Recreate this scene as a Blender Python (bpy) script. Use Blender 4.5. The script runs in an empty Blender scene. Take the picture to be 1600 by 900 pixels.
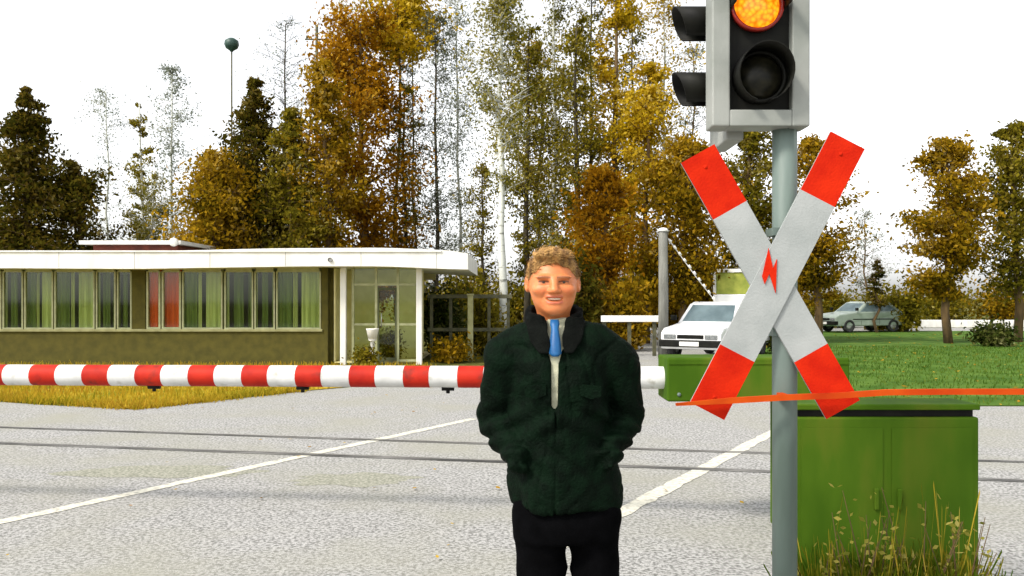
import bpy, bmesh, math, random
import numpy as np
from mathutils import Vector, Matrix

S = bpy.context.scene
COL = S.collection
R = math.radians

# ------------------------------------------------------------------ camera
EYE = 1.62            # camera height
F = 1400.0            # focal length in pixels of the 1600 px wide photograph
HORIZON = 466.0
cam_d = bpy.data.cameras.new('camera')
cam = bpy.data.objects.new('camera', cam_d)
COL.objects.link(cam)
cam.location = (0, 0, EYE)
cam.rotation_euler = (R(90), 0, 0)
cam_d.sensor_width = 36.0
cam_d.lens = F / 1600.0 * 36.0
cam_d.shift_y = (HORIZON - 450.0) / 1600.0
cam_d.clip_end = 2000
cam_d.clip_start = 0.05
S.camera = cam

# ------------------------------------------------------------------ sky and sun (bright overcast)
SUN_EL, SUN_AZ = 46.0, 232.0   # azimuth measured clockwise from +Y: behind and to the left of the camera
w = bpy.data.worlds.new('World')
S.world = w
w.use_nodes = True
nt = w.node_tree
nt.nodes.clear()
out = nt.nodes.new('ShaderNodeOutputWorld')
bg = nt.nodes.new('ShaderNodeBackground')
sky = nt.nodes.new('ShaderNodeTexSky')
sky.sky_type = 'NISHITA'
sky.sun_disc = False
sky.sun_elevation = R(SUN_EL)
sky.sun_rotation = R(SUN_AZ)
sky.dust_density = 2.0
sky.air_density = 1.0
sky.ozone_density = 2.0
hs = nt.nodes.new('ShaderNodeHueSaturation')
hs.inputs['Saturation'].default_value = 0.10
hs.inputs['Value'].default_value = 1.0
nt.links.new(sky.outputs[0], hs.inputs['Color'])
nt.links.new(hs.outputs[0], bg.inputs['Color'])
bg.inputs['Strength'].default_value = 0.125
nt.links.new(bg.outputs[0], out.inputs['Surface'])

sun_d = bpy.data.lights.new('sun', 'SUN')
sun_d.energy = 1.4
sun_d.angle = R(10)
sun_d.color = (1.0, 0.93, 0.84)
sun = bpy.data.objects.new('sun', sun_d)
COL.objects.link(sun)
az, el = R(SUN_AZ), R(SUN_EL)
sdir = Vector((math.sin(az) * math.cos(el), math.cos(az) * math.cos(el), math.sin(el)))
sun.rotation_euler = sdir.to_track_quat('Z', 'Y').to_euler()
sun.location = sdir * 60

S.view_settings.view_transform = 'Standard'
S.view_settings.look = 'None'
S.view_settings.exposure = 1.35
S.view_settings.gamma = 1.0
S.view_settings.use_curve_mapping = False
S.cycles.max_bounces = 8
S.cycles.transparent_max_bounces = 12


# ------------------------------------------------------------------ helpers
def wx(px, d):
    return (px - 800.0) / F * d


def wz(py, d):
    return EYE - (py - HORIZON) / F * d


def gd(py):
    """distance of a ground point seen at image row py"""
    return EYE * F / (py - HORIZON)


MATS = {}


def mat(name, c1, c2=None, scale=8.0, rough=0.7, bump=0.0, bump_scale=None, metallic=0.0, detail=6.0,
        spec=0.4, lo=0.35, hi=0.65, stretch=None, c3=None, c3scale=1.0, c3lo=.55, c3hi=.7):
    if name in MATS:
        return MATS[name]
    m = bpy.data.materials.new(name)
    m.use_nodes = True
    t = m.node_tree
    b = t.nodes['Principled BSDF']
    b.inputs['Roughness'].default_value = rough
    b.inputs['Metallic'].default_value = metallic
    b.inputs['Specular IOR Level'].default_value = spec
    co = t.nodes.new('ShaderNodeTexCoord')
    src = co.outputs['Object']
    if stretch:
        mp = t.nodes.new('ShaderNodeMapping')
        mp.inputs['Scale'].default_value = stretch
        t.links.new(src, mp.inputs['Vector'])
        src = mp.outputs[0]
    if c2 is None:
        c2 = tuple(v * 0.82 for v in c1)
    n = t.nodes.new('ShaderNodeTexNoise')
    n.inputs['Scale'].default_value = scale
    n.inputs['Detail'].default_value = detail
    t.links.new(src, n.inputs['Vector'])
    r = t.nodes.new('ShaderNodeValToRGB')
    r.color_ramp.elements[0].position = lo
    r.color_ramp.elements[1].position = hi
    r.color_ramp.elements[0].color = (*c2, 1)
    r.color_ramp.elements[1].color = (*c1, 1)
    t.links.new(n.outputs['Fac'], r.inputs['Fac'])
    colour = r.outputs['Color']
    if c3:
        n3 = t.nodes.new('ShaderNodeTexNoise')
        n3.inputs['Scale'].default_value = c3scale
        n3.inputs['Detail'].default_value = 5
        t.links.new(src, n3.inputs['Vector'])
        r3 = t.nodes.new('ShaderNodeValToRGB')
        r3.color_ramp.elements[0].position = c3lo
        r3.color_ramp.elements[1].position = c3hi
        t.links.new(n3.outputs['Fac'], r3.inputs['Fac'])
        mx = t.nodes.new('ShaderNodeMixRGB')
        mx.inputs['Color2'].default_value = (*c3, 1)
        t.links.new(r3.outputs['Color'], mx.inputs['Fac'])
        t.links.new(colour, mx.inputs['Color1'])
        colour = mx.outputs['Color']
    t.links.new(colour, b.inputs['Base Color'])
    if bump:
        nb = t.nodes.new('ShaderNodeTexNoise')
        nb.inputs['Scale'].default_value = bump_scale or scale * 4
        nb.inputs['Detail'].default_value = 4
        t.links.new(src, nb.inputs['Vector'])
        bp = t.nodes.new('ShaderNodeBump')
        bp.inputs['Strength'].default_value = bump
        bp.inputs['Distance'].default_value = 0.02
        t.links.new(nb.outputs['Fac'], bp.inputs['Height'])
        t.links.new(bp.outputs['Normal'], b.inputs['Normal'])
    MATS[name] = m
    return m


def emit_mat(name, c_mid, c_edge, strength):
    m = bpy.data.materials.new(name)
    m.use_nodes = True
    t = m.node_tree
    b = t.nodes['Principled BSDF']
    b.inputs['Base Color'].default_value = (*c_edge, 1)
    b.inputs['Roughness'].default_value = 0.25
    v = t.nodes.new('ShaderNodeTexVoronoi')
    v.inputs['Scale'].default_value = 60
    co = t.nodes.new('ShaderNodeTexCoord')
    t.links.new(co.outputs['Object'], v.inputs['Vector'])
    r = t.nodes.new('ShaderNodeValToRGB')
    r.color_ramp.elements[0].color = (*c_mid, 1)
    r.color_ramp.elements[1].color = (*c_edge, 1)
    r.color_ramp.elements[0].position = 0.2
    r.color_ramp.elements[1].position = 0.8
    t.links.new(v.outputs['Distance'], r.inputs['Fac'])
    t.links.new(r.outputs[0], b.inputs['Emission Color'])
    b.inputs['Emission Strength'].default_value = strength
    return m


def glass_mat(name, tint=(0.8, 0.9, 0.85), gloss=0.25):
    m = bpy.data.materials.new(name)
    m.use_nodes = True
    t = m.node_tree
    t.nodes.clear()
    o = t.nodes.new('ShaderNodeOutputMaterial')
    tr = t.nodes.new('ShaderNodeBsdfTransparent')
    tr.inputs[0].default_value = (*tint, 1)
    gl = t.nodes.new('ShaderNodeBsdfGlossy')
    gl.inputs['Roughness'].default_value = 0.04
    n = t.nodes.new('ShaderNodeTexNoise')
    n.inputs['Scale'].default_value = 1.5
    bp = t.nodes.new('ShaderNodeBump')
    bp.inputs['Strength'].default_value = 0.05
    t.links.new(n.outputs['Fac'], bp.inputs['Height'])
    t.links.new(bp.outputs[0], gl.inputs['Normal'])
    mx = t.nodes.new('ShaderNodeMixShader')
    mx.inputs[0].default_value = gloss
    t.links.new(tr.outputs[0], mx.inputs[1])
    t.links.new(gl.outputs[0], mx.inputs[2])
    t.links.new(mx.outputs[0], o.inputs['Surface'])
    return m


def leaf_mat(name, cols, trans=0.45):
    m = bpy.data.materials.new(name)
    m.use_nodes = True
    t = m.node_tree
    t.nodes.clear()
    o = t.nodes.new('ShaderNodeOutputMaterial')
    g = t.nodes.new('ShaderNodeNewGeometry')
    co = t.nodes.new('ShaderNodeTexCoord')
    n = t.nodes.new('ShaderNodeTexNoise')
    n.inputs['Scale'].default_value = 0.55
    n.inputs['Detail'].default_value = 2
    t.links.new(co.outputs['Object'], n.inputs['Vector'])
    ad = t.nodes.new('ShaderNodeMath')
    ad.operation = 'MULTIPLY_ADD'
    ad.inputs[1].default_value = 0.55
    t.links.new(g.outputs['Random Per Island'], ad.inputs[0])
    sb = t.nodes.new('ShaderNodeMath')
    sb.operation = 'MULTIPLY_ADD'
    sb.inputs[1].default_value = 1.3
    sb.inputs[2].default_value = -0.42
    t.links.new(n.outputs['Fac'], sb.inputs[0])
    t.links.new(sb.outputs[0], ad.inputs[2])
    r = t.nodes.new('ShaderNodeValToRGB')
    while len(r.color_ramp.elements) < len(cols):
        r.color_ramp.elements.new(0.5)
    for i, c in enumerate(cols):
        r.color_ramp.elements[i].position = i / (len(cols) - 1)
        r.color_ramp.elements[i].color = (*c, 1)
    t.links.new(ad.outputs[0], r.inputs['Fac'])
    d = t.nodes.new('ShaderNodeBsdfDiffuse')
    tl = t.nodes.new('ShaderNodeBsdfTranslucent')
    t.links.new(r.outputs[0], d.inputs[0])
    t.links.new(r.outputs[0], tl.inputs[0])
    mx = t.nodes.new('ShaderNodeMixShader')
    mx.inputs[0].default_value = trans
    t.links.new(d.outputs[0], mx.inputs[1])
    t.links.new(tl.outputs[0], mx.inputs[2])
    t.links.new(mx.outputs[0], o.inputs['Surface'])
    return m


def tag(o, label=None, cat=None, group=None, kind=None):
    if label:
        o['label'] = label
    if cat:
        o['category'] = cat
    if group:
        o['group'] = group
    if kind:
        o['kind'] = kind
    return o


def empty(name, loc, label, cat, group=None, rz=0.0):
    o = bpy.data.objects.new(name, None)
    o.empty_display_size = 0.3
    o.location = loc
    o.rotation_euler = (0, 0, rz)
    COL.objects.link(o)
    return tag(o, label, cat, group)


class MB:
    """collects shapes and links them as ONE mesh object"""

    def __init__(self):
        self.bm = bmesh.new()

    def _xf(self, verts, M):
        for v in verts:
            v.co = M @ v.co

    def box(self, lo, hi, mi=0, bevel=0.0, M=None):
        r = bmesh.ops.create_cube(self.bm, size=1.0)
        vs = r['verts']
        for v in vs:
            v.co = Vector([(lo[i] + hi[i]) / 2 + v.co[i] * (hi[i] - lo[i]) for i in range(3)])
        fs = list({f for v in vs for f in v.link_faces})
        for f in fs:
            f.material_index = mi
        if M is not None:
            self._xf(vs, M)
        if bevel:
            es = list({e for v in vs for e in v.link_edges})
            bmesh.ops.bevel(self.bm, geom=es, offset=bevel, segments=2, affect='EDGES', profile=0.5)
        return self

    def tube(self, pts, radii, n=12, mi=0, caps=True, smooth=True):
        pts = [Vector(p) for p in pts]
        if not hasattr(radii, '__len__'):
            radii = [radii] * len(pts)
        rings = []
        up = None
        for i, p in enumerate(pts):
            a = pts[max(0, i - 1)]
            b = pts[min(len(pts) - 1, i + 1)]
            d = (b - a).normalized()
            if up is None:
                up = d.orthogonal().normalized()
            else:
                up = (up - d * up.dot(d)).normalized()
            v2 = d.cross(up)
            rings.append([self.bm.verts.new(p + (up * math.cos(2 * math.pi * k / n) + v2 * math.sin(2 * math.pi * k / n)) * radii[i])
                          for k in range(n)])
        for i in range(len(rings) - 1):
            for k in range(n):
                f = self.bm.faces.new((rings[i][k], rings[i][(k + 1) % n], rings[i + 1][(k + 1) % n], rings[i + 1][k]))
                f.material_index = mi
                f.smooth = smooth
        if caps:
            for rg, rev in ((rings[0], True), (rings[-1], False)):
                f = self.bm.faces.new(list(reversed(rg)) if rev else rg)
                f.material_index = mi
        return self

    def lathe(self, prof, M, n=24, mi=0, smooth=True):
        """prof: (radius, height) list turned about local z"""
        rings = []
        for (r, h) in prof:
            if r < 1e-6:
                rings.append([self.bm.verts.new(M @ Vector((0, 0, h)))])
            else:
                rings.append([self.bm.verts.new(M @ Vector((r * math.cos(2 * math.pi * k / n), r * math.sin(2 * math.pi * k / n), h)))
                              for k in range(n)])
        for a, b in zip(rings, rings[1:]):
            for k in range(n):
                if len(a) == 1:
                    vs = (a[0], b[(k + 1) % n], b[k])
                elif len(b) == 1:
                    vs = (a[k], a[(k + 1) % n], b[0])
                else:
                    vs = (a[k], a[(k + 1) % n], b[(k + 1) % n], b[k])
                f = self.bm.faces.new(vs)
                f.material_index = mi
                f.smooth = smooth
        return self

    def prism(self, poly, y0, y1, mi=0, M=None):
        """poly in x,z extruded along y"""
        a = [self.bm.verts.new((p[0], y0, p[1])) for p in poly]
        b = [self.bm.verts.new((p[0], y1, p[1])) for p in poly]
        fs = [self.bm.faces.new(a), self.bm.faces.new(list(reversed(b)))]
        n = len(poly)
        for i in range(n):
            fs.append(self.bm.faces.new((a[i], b[i], b[(i + 1) % n], a[(i + 1) % n])))
        for f in fs:
            f.material_index = mi
        if M is not None:
            self._xf(a + b, M)
        return self

    def poly(self, pts, mi=0):
        f = self.bm.faces.new([self.bm.verts.new(p) for p in pts])
        f.material_index = mi
        return self

    def build(self, name, mats, parent=None, smooth_angle=None, fix=True):
        if fix:
            bmesh.ops.recalc_face_normals(self.bm, faces=self.bm.faces)
        me = bpy.data.meshes.new(name)
        self.bm.to_mesh(me)
        self.bm.free()
        if not isinstance(mats, (list, tuple)):
            mats = [mats]
        for m in mats:
            me.materials.append(m)
        o = bpy.data.objects.new(name, me)
        COL.objects.link(o)
        if parent:
            o.parent = parent
        return o


def np_mesh(name, verts, faces, m, parent=None, smooth=False):
    """verts (N,3), faces (M,4) or (M,3)"""
    me = bpy.data.meshes.new(name)
    verts = np.asarray(verts, dtype=np.float32)
    faces = np.asarray(faces, dtype=np.int32)
    k = faces.shape[1]
    me.vertices.add(len(verts))
    me.vertices.foreach_set('co', verts.ravel())
    me.loops.add(faces.size)
    me.loops.foreach_set('vertex_index', faces.ravel())
    me.polygons.add(len(faces))
    me.polygons.foreach_set('loop_start', np.arange(0, faces.size, k, dtype=np.int32))
    me.polygons.foreach_set('loop_total', np.full(len(faces), k, dtype=np.int32))
    if smooth:
        me.polygons.foreach_set('use_smooth', np.ones(len(faces), dtype=bool))
    me.update(calc_edges=True)
    me.materials.append(m)
    o = bpy.data.objects.new(name, me)
    COL.objects.link(o)
    if parent:
        o.parent = parent
    return o


def cards(rng, c, size, flat=0.0, aspect=1.0):
    """leaf sized quads with random facing at the points c (N,3)"""
    n = len(c)
    a = rng.normal(size=(n, 3))
    a[:, 2] += flat
    a /= np.linalg.norm(a, axis=1)[:, None]
    b = np.cross(a, rng.normal(size=(n, 3)))
    b /= np.linalg.norm(b, axis=1)[:, None] + 1e-9
    t = np.cross(a, b)
    s = (size * rng.uniform(0.55, 1.35, n))[:, None]
    v = np.empty((n, 4, 3))
    v[:, 0] = c - b * s * aspect
    v[:, 1] = c + t * s * 0.55 - b * s * .1
    v[:, 2] = c + b * s * aspect
    v[:, 3] = c - t * s * 0.55 + b * s * .1
    f = np.arange(n * 4).reshape(n, 4)
    return v.reshape(-1, 3), f


# ------------------------------------------------------------------ materials
M_asphalt = mat('worn_asphalt', (0.415, 0.41, 0.395), (0.16, 0.16, 0.15), scale=40, rough=0.95, bump=0.5, bump_scale=90, spec=0.15,
                lo=.38, hi=.58, c3=(0.30, 0.295, 0.24), c3scale=0.7, c3lo=.42, c3hi=.8)
M_line = mat('worn_white_road_paint', (0.62, 0.60, 0.50), (0.36, 0.345, 0.29), scale=22, rough=0.85, lo=.34, hi=.52, bump=.2)
M_rail = mat('dark_rail_groove', (0.20, 0.195, 0.18), (0.04, 0.039, 0.035), scale=2.2, rough=0.7, stretch=(0.5, 1, 1))
M_dark_patch = mat('dark_asphalt_patch', (0.36, 0.355, 0.29), (0.16, 0.165, 0.12), scale=40, rough=0.9, bump=.4, lo=.36, hi=.62)
M_ground = mat('autumn_meadow', (0.13, 0.12, 0.03), (0.055, 0.065, 0.012), scale=2.2, rough=1, bump=1, bump_scale=30, spec=.05)
M_verge = mat('yellow_verge', (0.42, 0.29, 0.025), (0.17, 0.17, 0.012), scale=1.4, rough=1, bump=1, bump_scale=25, spec=.05)
M_lawn = mat('green_lawn', (0.095, 0.165, 0.028), (0.045, 0.10, 0.014), scale=1.3, rough=1, bump=1, bump_scale=22, spec=.05)
M_white = mat('white_paint', (0.80, 0.79, 0.75), (0.66, 0.65, 0.6), scale=3, rough=0.5, stretch=(1, 1, .3))
M_white_boom = mat('white_boom_paint', (0.66, 0.66, 0.64), (0.54, 0.54, 0.52), scale=7, rough=0.6, bump=.1, spec=.2, c3=(0.40, 0.39, 0.34), c3scale=9, c3lo=.58, c3hi=.72)
M_red_boom = mat('red_boom_paint', (0.46, 0.022, 0.008), (0.33, 0.012, 0.006), scale=7, rough=0.6, bump=.1, spec=.15, c3=(0.20, 0.02, 0.012), c3scale=9, c3lo=.58, c3hi=.72)
M_red_sign = mat('red_reflective_sheet', (0.55, 0.020, 0.003), (0.42, 0.010, 0.002), scale=9, rough=0.8, bump=.15, bump_scale=120, spec=.08)
M_white_sign = mat('white_reflective_sheet', (0.36, 0.375, 0.365), (0.28, 0.30, 0.29), scale=6, rough=0.5, bump=.12, bump_scale=120)
M_grey_post = mat('grey_green_post', (0.15, 0.195, 0.175), (0.09, 0.125, 0.105), scale=6, rough=0.55, stretch=(1, 1, .25), bump=.1)
M_grey_frame = mat('grey_signal_frame', (0.29, 0.30, 0.275), (0.21, 0.225, 0.20), scale=5, rough=0.5, bump=.08)
M_black = mat('matt_black', (0.010, 0.010, 0.007), (0.003, 0.003, 0.0025), scale=9, rough=0.6, spec=.15)
M_dark_glass = mat('dark_lens', (0.02, 0.018, 0.01), (0.006, 0.006, 0.004), scale=40, rough=0.35, spec=.2)
M_lamp = emit_mat('lit_orange_lens', (0.66, 0.27, 0.008), (0.52, 0.085, 0.001), 0.9)
M_redrim = mat('dark_red_rim', (0.35, 0.02, 0.01), (0.2, 0.012, 0.008), scale=9, rough=0.4)
M_green_box = mat('green_painted_steel', (0.070, 0.135, 0.008), (0.038, 0.088, 0.004), scale=3.5, rough=0.75, spec=.08, stretch=(1, 1, .35), bump=.08,
                  c3=(0.10, 0.105, 0.012), c3scale=3.5, c3lo=.5, c3hi=.75)
M_orange_bar = mat('orange_red_bar', (0.52, 0.075, 0.006), (0.34, 0.020, 0.003), scale=4, rough=0.8, spec=.08)
M_wall = mat('olive_wall', (0.090, 0.077, 0.009), (0.062, 0.054, 0.006), scale=5, rough=0.9, bump=.2)
M_sill = mat('pale_sill', (0.33, 0.32, 0.15), (0.24, 0.23, 0.10), scale=6, rough=.7)
M_frame = mat('cream_window_frame', (0.42, 0.43, 0.24), (0.32, 0.33, 0.17), scale=6, rough=.5)
M_dark_in = mat('dark_interior', (0.10, 0.11, 0.05), (0.055, 0.06, 0.03), scale=2, rough=.9)
M_cur_green = mat('pale_green_curtain', (0.56, 0.54, 0.28), (0.36, 0.37, 0.15), scale=3, rough=.9, stretch=(7, 1, .2))
M_cur_dark = mat('dark_green_curtain', (0.18, 0.21, 0.06), (0.08, 0.11, 0.028), scale=3, rough=.9, stretch=(7, 1, .2))
M_cur_red = mat('red_curtain', (0.85, 0.10, 0.02), (0.6, 0.06, 0.012), scale=3, rough=.9, stretch=(5, 1, .2))
M_glass = glass_mat('window_glass', (0.84, 0.90, 0.76), 0.035)
M_cream = mat('cream_plaster', (0.78, 0.71, 0.36), (0.64, 0.57, 0.26), scale=3, rough=.9)
M_redbrown = mat('red_brown_boards', (0.20, 0.05, 0.03), (0.11, 0.03, 0.02), scale=4, rough=.8)
M_roof = mat('grey_roofing', (0.3, 0.3, 0.28), None, scale=4, rough=.9)
M_bark_dark = mat('dark_bark', (0.075, 0.06, 0.035), (0.03, 0.025, 0.015), scale=6, rough=1, bump=.6, stretch=(1, 1, .25))
M_bark_brown = mat('brown_bark', (0.16, 0.10, 0.04), (0.07, 0.045, 0.02), scale=6, rough=1, bump=.6, stretch=(1, 1, .25))
M_bark_birch = mat('pale_birch_bark', (0.55, 0.56, 0.50), (0.12, 0.12, 0.10), scale=5, rough=.9, bump=.3, stretch=(.5, .5, 1.6), lo=.34, hi=.44)
M_carwhite = mat('white_car_paint', (0.80, 0.80, 0.79), (0.74, 0.74, 0.73), scale=2, rough=0.25, spec=.6)
M_cargrey = mat('grey_green_car_paint', (0.30, 0.36, 0.30), (0.25, 0.3, 0.25), scale=2, rough=0.25, spec=.6)
M_carglass = mat('car_glass', (0.24, 0.33, 0.35), (0.16, 0.23, 0.25), scale=2, rough=0.12, spec=.8)
M_tyre = mat('tyre_rubber', (0.03, 0.03, 0.03), (0.02, 0.02, 0.02), scale=12, rough=.9)
M_rim = mat('steel_rim', (0.4, 0.4, 0.4), None, scale=9, rough=.4, metallic=.6)
M_chrome = mat('headlight_glass', (0.22, 0.23, 0.23), (0.10, 0.11, 0.11), scale=30, rough=.15)
M_timber = mat('weathered_grey_timber', (0.20, 0.20, 0.175), (0.11, 0.11, 0.095), scale=7, rough=.9, bump=.4, stretch=(1, 1, .2))
M_fence = mat('dark_fence_wood', (0.10, 0.095, 0.05), (0.05, 0.05, 0.03), scale=8, rough=.9)
M_jacket = mat('dark_green_cloth', (0.0014, 0.0072, 0.0026), (0.0007, 0.0034, 0.0013), scale=20, rough=0.75, bump=.35, bump_scale=110, spec=.06,
               lo=.38, hi=.62)
M_collar = mat('black_collar_cloth', (0.004, 0.005, 0.004), (0.0015, 0.002, 0.0015), scale=20, rough=.95, bump=.3, bump_scale=150, spec=.08)
M_trouser = mat('black_trouser_cloth', (0.0022, 0.0022, 0.0026), (0.0012, 0.0012, 0.0014), scale=20, rough=1, bump=.1, bump_scale=200, spec=.03)
M_shirt = mat('pale_shirt_cloth', (0.50, 0.50, 0.36), (0.36, 0.36, 0.24), scale=30, rough=.9, bump=.2, bump_scale=200)
M_tie = mat('blue_tie_silk', (0.008, 0.10, 0.27), (0.004, 0.06, 0.18), scale=30, rough=.5)
M_hair = mat('sandy_brown_hair', (0.52, 0.29, 0.085), (0.16, 0.075, 0.018), scale=60, rough=.6, bump=.7, bump_scale=160, stretch=(1, .35, .5))
M_shoe = mat('black_shoe_leather', (0.01, 0.01, 0.01), None, scale=10, rough=.3)
M_eye = mat('eye_white', (0.55, 0.5, 0.45), (0.5, 0.44, 0.4), scale=5, rough=.2)
M_iris = mat('brown_iris', (0.04, 0.025, 0.015), None, scale=5, rough=.15)
M_teeth = mat('teeth', (0.75, 0.66, 0.52), (0.68, 0.58, 0.45), scale=40, rough=.3)

# ------------------------------------------------------------------ ground, road, markings
g = MB()
g.poly([(-900, -300, 0), (900, -300, 0), (900, 1500, 0), (-900, 1500, 0)])
tag(g.build('ground', M_ground), kind='structure')

RD = Vector((0.573, 1.0, 0)).normalized()      # road direction
g = MB()
pts = [(-30, -12), (40, -12), (60, 13.2), (3.9, 13.4), (6.2, 22), (10.2, 44), (40, 45), (40, 49), (7.5, 49), (2.0, 30), (-0.8, 19.0), (-2.2, 17.0), (-3.6, 15.6), (-5.45, 13.0),
       (-7.2, 13.6), (-11.5, 15.6), (-30, 20)]
g.poly([(x, y, 0.004) for x, y in pts])
tag(g.build('road', M_asphalt), kind='structure')

g = MB()
rj = random.Random(9)


def ragged(a, b, n, amp):
    return [(a[0] + (b[0] - a[0]) * i / n + rj.uniform(-amp, amp), a[1] + (b[1] - a[1]) * i / n + rj.uniform(-amp, amp)) for i in range(n)]


vp = ragged((-3.62, 15.64), (-5.45, 13.04), 26, .09) + ragged((-5.45, 13.04), (-11.5, 15.64), 40, .09) + [(-11.5, 15.64), (-30, 20.05), (-30, 21.3), (-2.2, 21.3), (-.9, 19.1), (-2.3, 17.1)]
g.poly([(x, y, 0.010) for x, y in vp])
tag(g.build('grass_verge', M_verge), kind='structure')
g = MB()
lp = [(60, 13.24), (3.94, 13.44), (6.24, 22), (10.24, 43.9), (60, 44.9)]
g.poly([(x, y, 0.012) for x, y in lp])
tag(g.build('lawn', M_lawn), kind='structure')


def strip(name, m, a, b, width, z, wob=0.0, seed=0):
    rnd = random.Random(seed)
    a, b = Vector((*a, 0)), Vector((*b, 0))
    d = (b - a)
    n = max(2, int(d.length / 0.12))
    nrm = Vector((-d.y, d.x, 0)).normalized()
    mb = MB()
    L, Rr = [], []
    for i in range(n + 1):
        p = a + d * (i / n)
        L.append(mb.bm.verts.new(p + nrm * (width / 2 + rnd.uniform(-wob, wob)) + Vector((0, 0, z))))
        Rr.append(mb.bm.verts.new(p - nrm * (width / 2 + rnd.uniform(-wob, wob)) + Vector((0, 0, z))))
    for i in range(n):
        mb.bm.faces.new((L[i], Rr[i], Rr[i + 1], L[i + 1]))
    o = mb.build(name, m)
    for f in o.data.polygons:
        if f.normal.z < 0:
            o.data.flip_normals()
            break
    return tag(o, kind='structure')


strip('road_marking', M_line, (wx(-120, gd(843.7)), gd(843.7)), (wx(740, gd(655)), gd(655)), 0.13, 0.008, 0.012, 1)
strip('road_marking', M_line, (0.1, 5.49), (3.03 + 3 * .573, 10.6 + 3), 0.15, 0.008, 0.014, 2)


def rail(p0, p1, width, seed):
    strip('rail', M_rail, p0, p1, width, 0.009, 0.006, seed)


rail((wx(-700, gd(668)), gd(668)), (wx(1700, gd(757)), gd(757)), 0.085, 5)
rail((wx(-700, gd(645)), gd(645)), (wx(1700, gd(727)), gd(727)), 0.06, 6)


strip('steel_rail', mat('worn_rail_steel', (0.30, 0.29, 0.27), (0.18, 0.17, 0.15), scale=4, rough=.45, metallic=.5), (wx(-700, gd(668)), gd(668) + .075), (wx(1700, gd(757)), gd(757) + .075), .045, .0092, 0.002, 8)
strip('steel_rail', MATS['worn_rail_steel'], (wx(-700, gd(645)), gd(645) + .07), (wx(1700, gd(727)), gd(727) + .07), .045, .0092, 0.002, 9)


def dark_patch(px, py, hw, hd, seed):
    rnd = random.Random(seed)
    d = gd(py)
    c = Vector((wx(px, d), d, 0.0055))
    mb = MB()
    vs = []
    for k in range(28):
        a = 2 * math.pi * k / 28
        rr = 1 + rnd.uniform(-.22, .22)
        vs.append(mb.bm.verts.new(c + Vector((math.cos(a) * hw * rr, math.sin(a) * hd * rr, 0))))
    mb.bm.faces.new(vs)
    tag(mb.build('asphalt_patch', M_dark_patch), kind='structure')


dark_patch(555, 750, .55, .30, 1)  # slightly darker, irregular patches in the asphalt tone
dark_patch(250, 738, .85, .32, 2)

# ------------------------------------------------------------------ grass blades
def blades(name, pts_fn, n, hmin, hmax, wdt, m, label, cat, seed, lean=.25):
    rng = np.random.default_rng(seed)
    p = pts_fn(rng, n)
    h = rng.uniform(hmin, hmax, n)
    a = rng.uniform(0, 2 * np.pi, n)
    dx, dy = np.cos(a), np.sin(a)
    lx = rng.normal(0, lean, n) * h
    ly = rng.normal(0, lean, n) * h
    v = np.zeros((n, 4, 3))
    v[:, 0] = np.c_[p[:, 0] - dx * wdt, p[:, 1] - dy * wdt, np.zeros(n)]
    v[:, 1] = np.c_[p[:, 0] + dx * wdt, p[:, 1] + dy * wdt, np.zeros(n)]
    v[:, 2] = np.c_[p[:, 0] + lx + dx * wdt * .25, p[:, 1] + ly + dy * wdt * .25, h]
    v[:, 3] = np.c_[p[:, 0] + lx - dx * wdt * .25, p[:, 1] + ly - dy * wdt * .25, h * .97]
    o = np_mesh(name, v.reshape(-1, 3), np.arange(n * 4).reshape(n, 4), m)
    return tag(o, label, cat, kind='stuff')


def inside(poly, x, y):
    c = np.zeros(len(x), bool)
    n = len(poly)
    for i in range(n):
        x0, y0 = poly[i]
        x1, y1 = poly[(i + 1) % n]
        if y0 == y1:
            continue
        t = ((y0 > y) != (y1 > y)) & (x < (x1 - x0) * (y - y0) / (y1 - y0) + x0)
        c ^= t
    return c


def in_poly(poly, box):
    def fn(rng, n):
        out = np.zeros((0, 2))
        while len(out) < n:
            x = rng.uniform(box[0], box[1], n)
            y = rng.uniform(box[2], box[3], n)
            k = inside(poly, x, y)
            out = np.r_[out, np.c_[x[k], y[k]]]
        return out[:n]
    return fn


L_verge = leaf_mat('verge_blades', [(0.15, 0.17, 0.01), (0.36, 0.28, 0.02), (0.50, 0.33, 0.03), (0.30, 0.16, 0.02)])
L_lawn = leaf_mat('lawn_blades', [(0.03, 0.075, 0.008), (0.075, 0.14, 0.018), (0.15, 0.19, 0.03)])
L_dry = leaf_mat('dry_blades', [(0.07, 0.11, 0.008), (0.2, 0.19, 0.015), (0.42, 0.30, 0.03), (0.5, 0.4, 0.10)])
blades('verge_grass', in_poly(vp, (-14, -.9, 13, 21.3)), 15000, .04, .16, .012, L_verge,
       'yellowing autumn grass on the verge behind the striped boom', 'grass', 11)
blades('lawn_grass', in_poly(lp, (3.9, 22, 13.3, 30)), 16000, .03, .09, .014, L_lawn,
       'short green lawn behind the green barrier housing', 'grass', 12)


def edge_pts(rng, n):
    t = rng.uniform(0, 1, n)
    x = np.where(t < .4, -3.62 + (-5.45 + 3.62) * t / .4, -5.45 + (-11.5 + 5.45) * (t - .4) / .6)
    y = np.where(t < .4, 15.64 + (13.04 - 15.64) * t / .4, 13.04 + (15.64 - 13.04) * (t - .4) / .6)
    return np.c_[x + rng.normal(0, .09, n), y + rng.normal(0, .09, n)]


blades('verge_edge_grass', edge_pts, 2600, .03, .15, .010, L_verge, 'ragged yellow grass along the asphalt edge of the verge', 'grass', 15, lean=.5)


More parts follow.
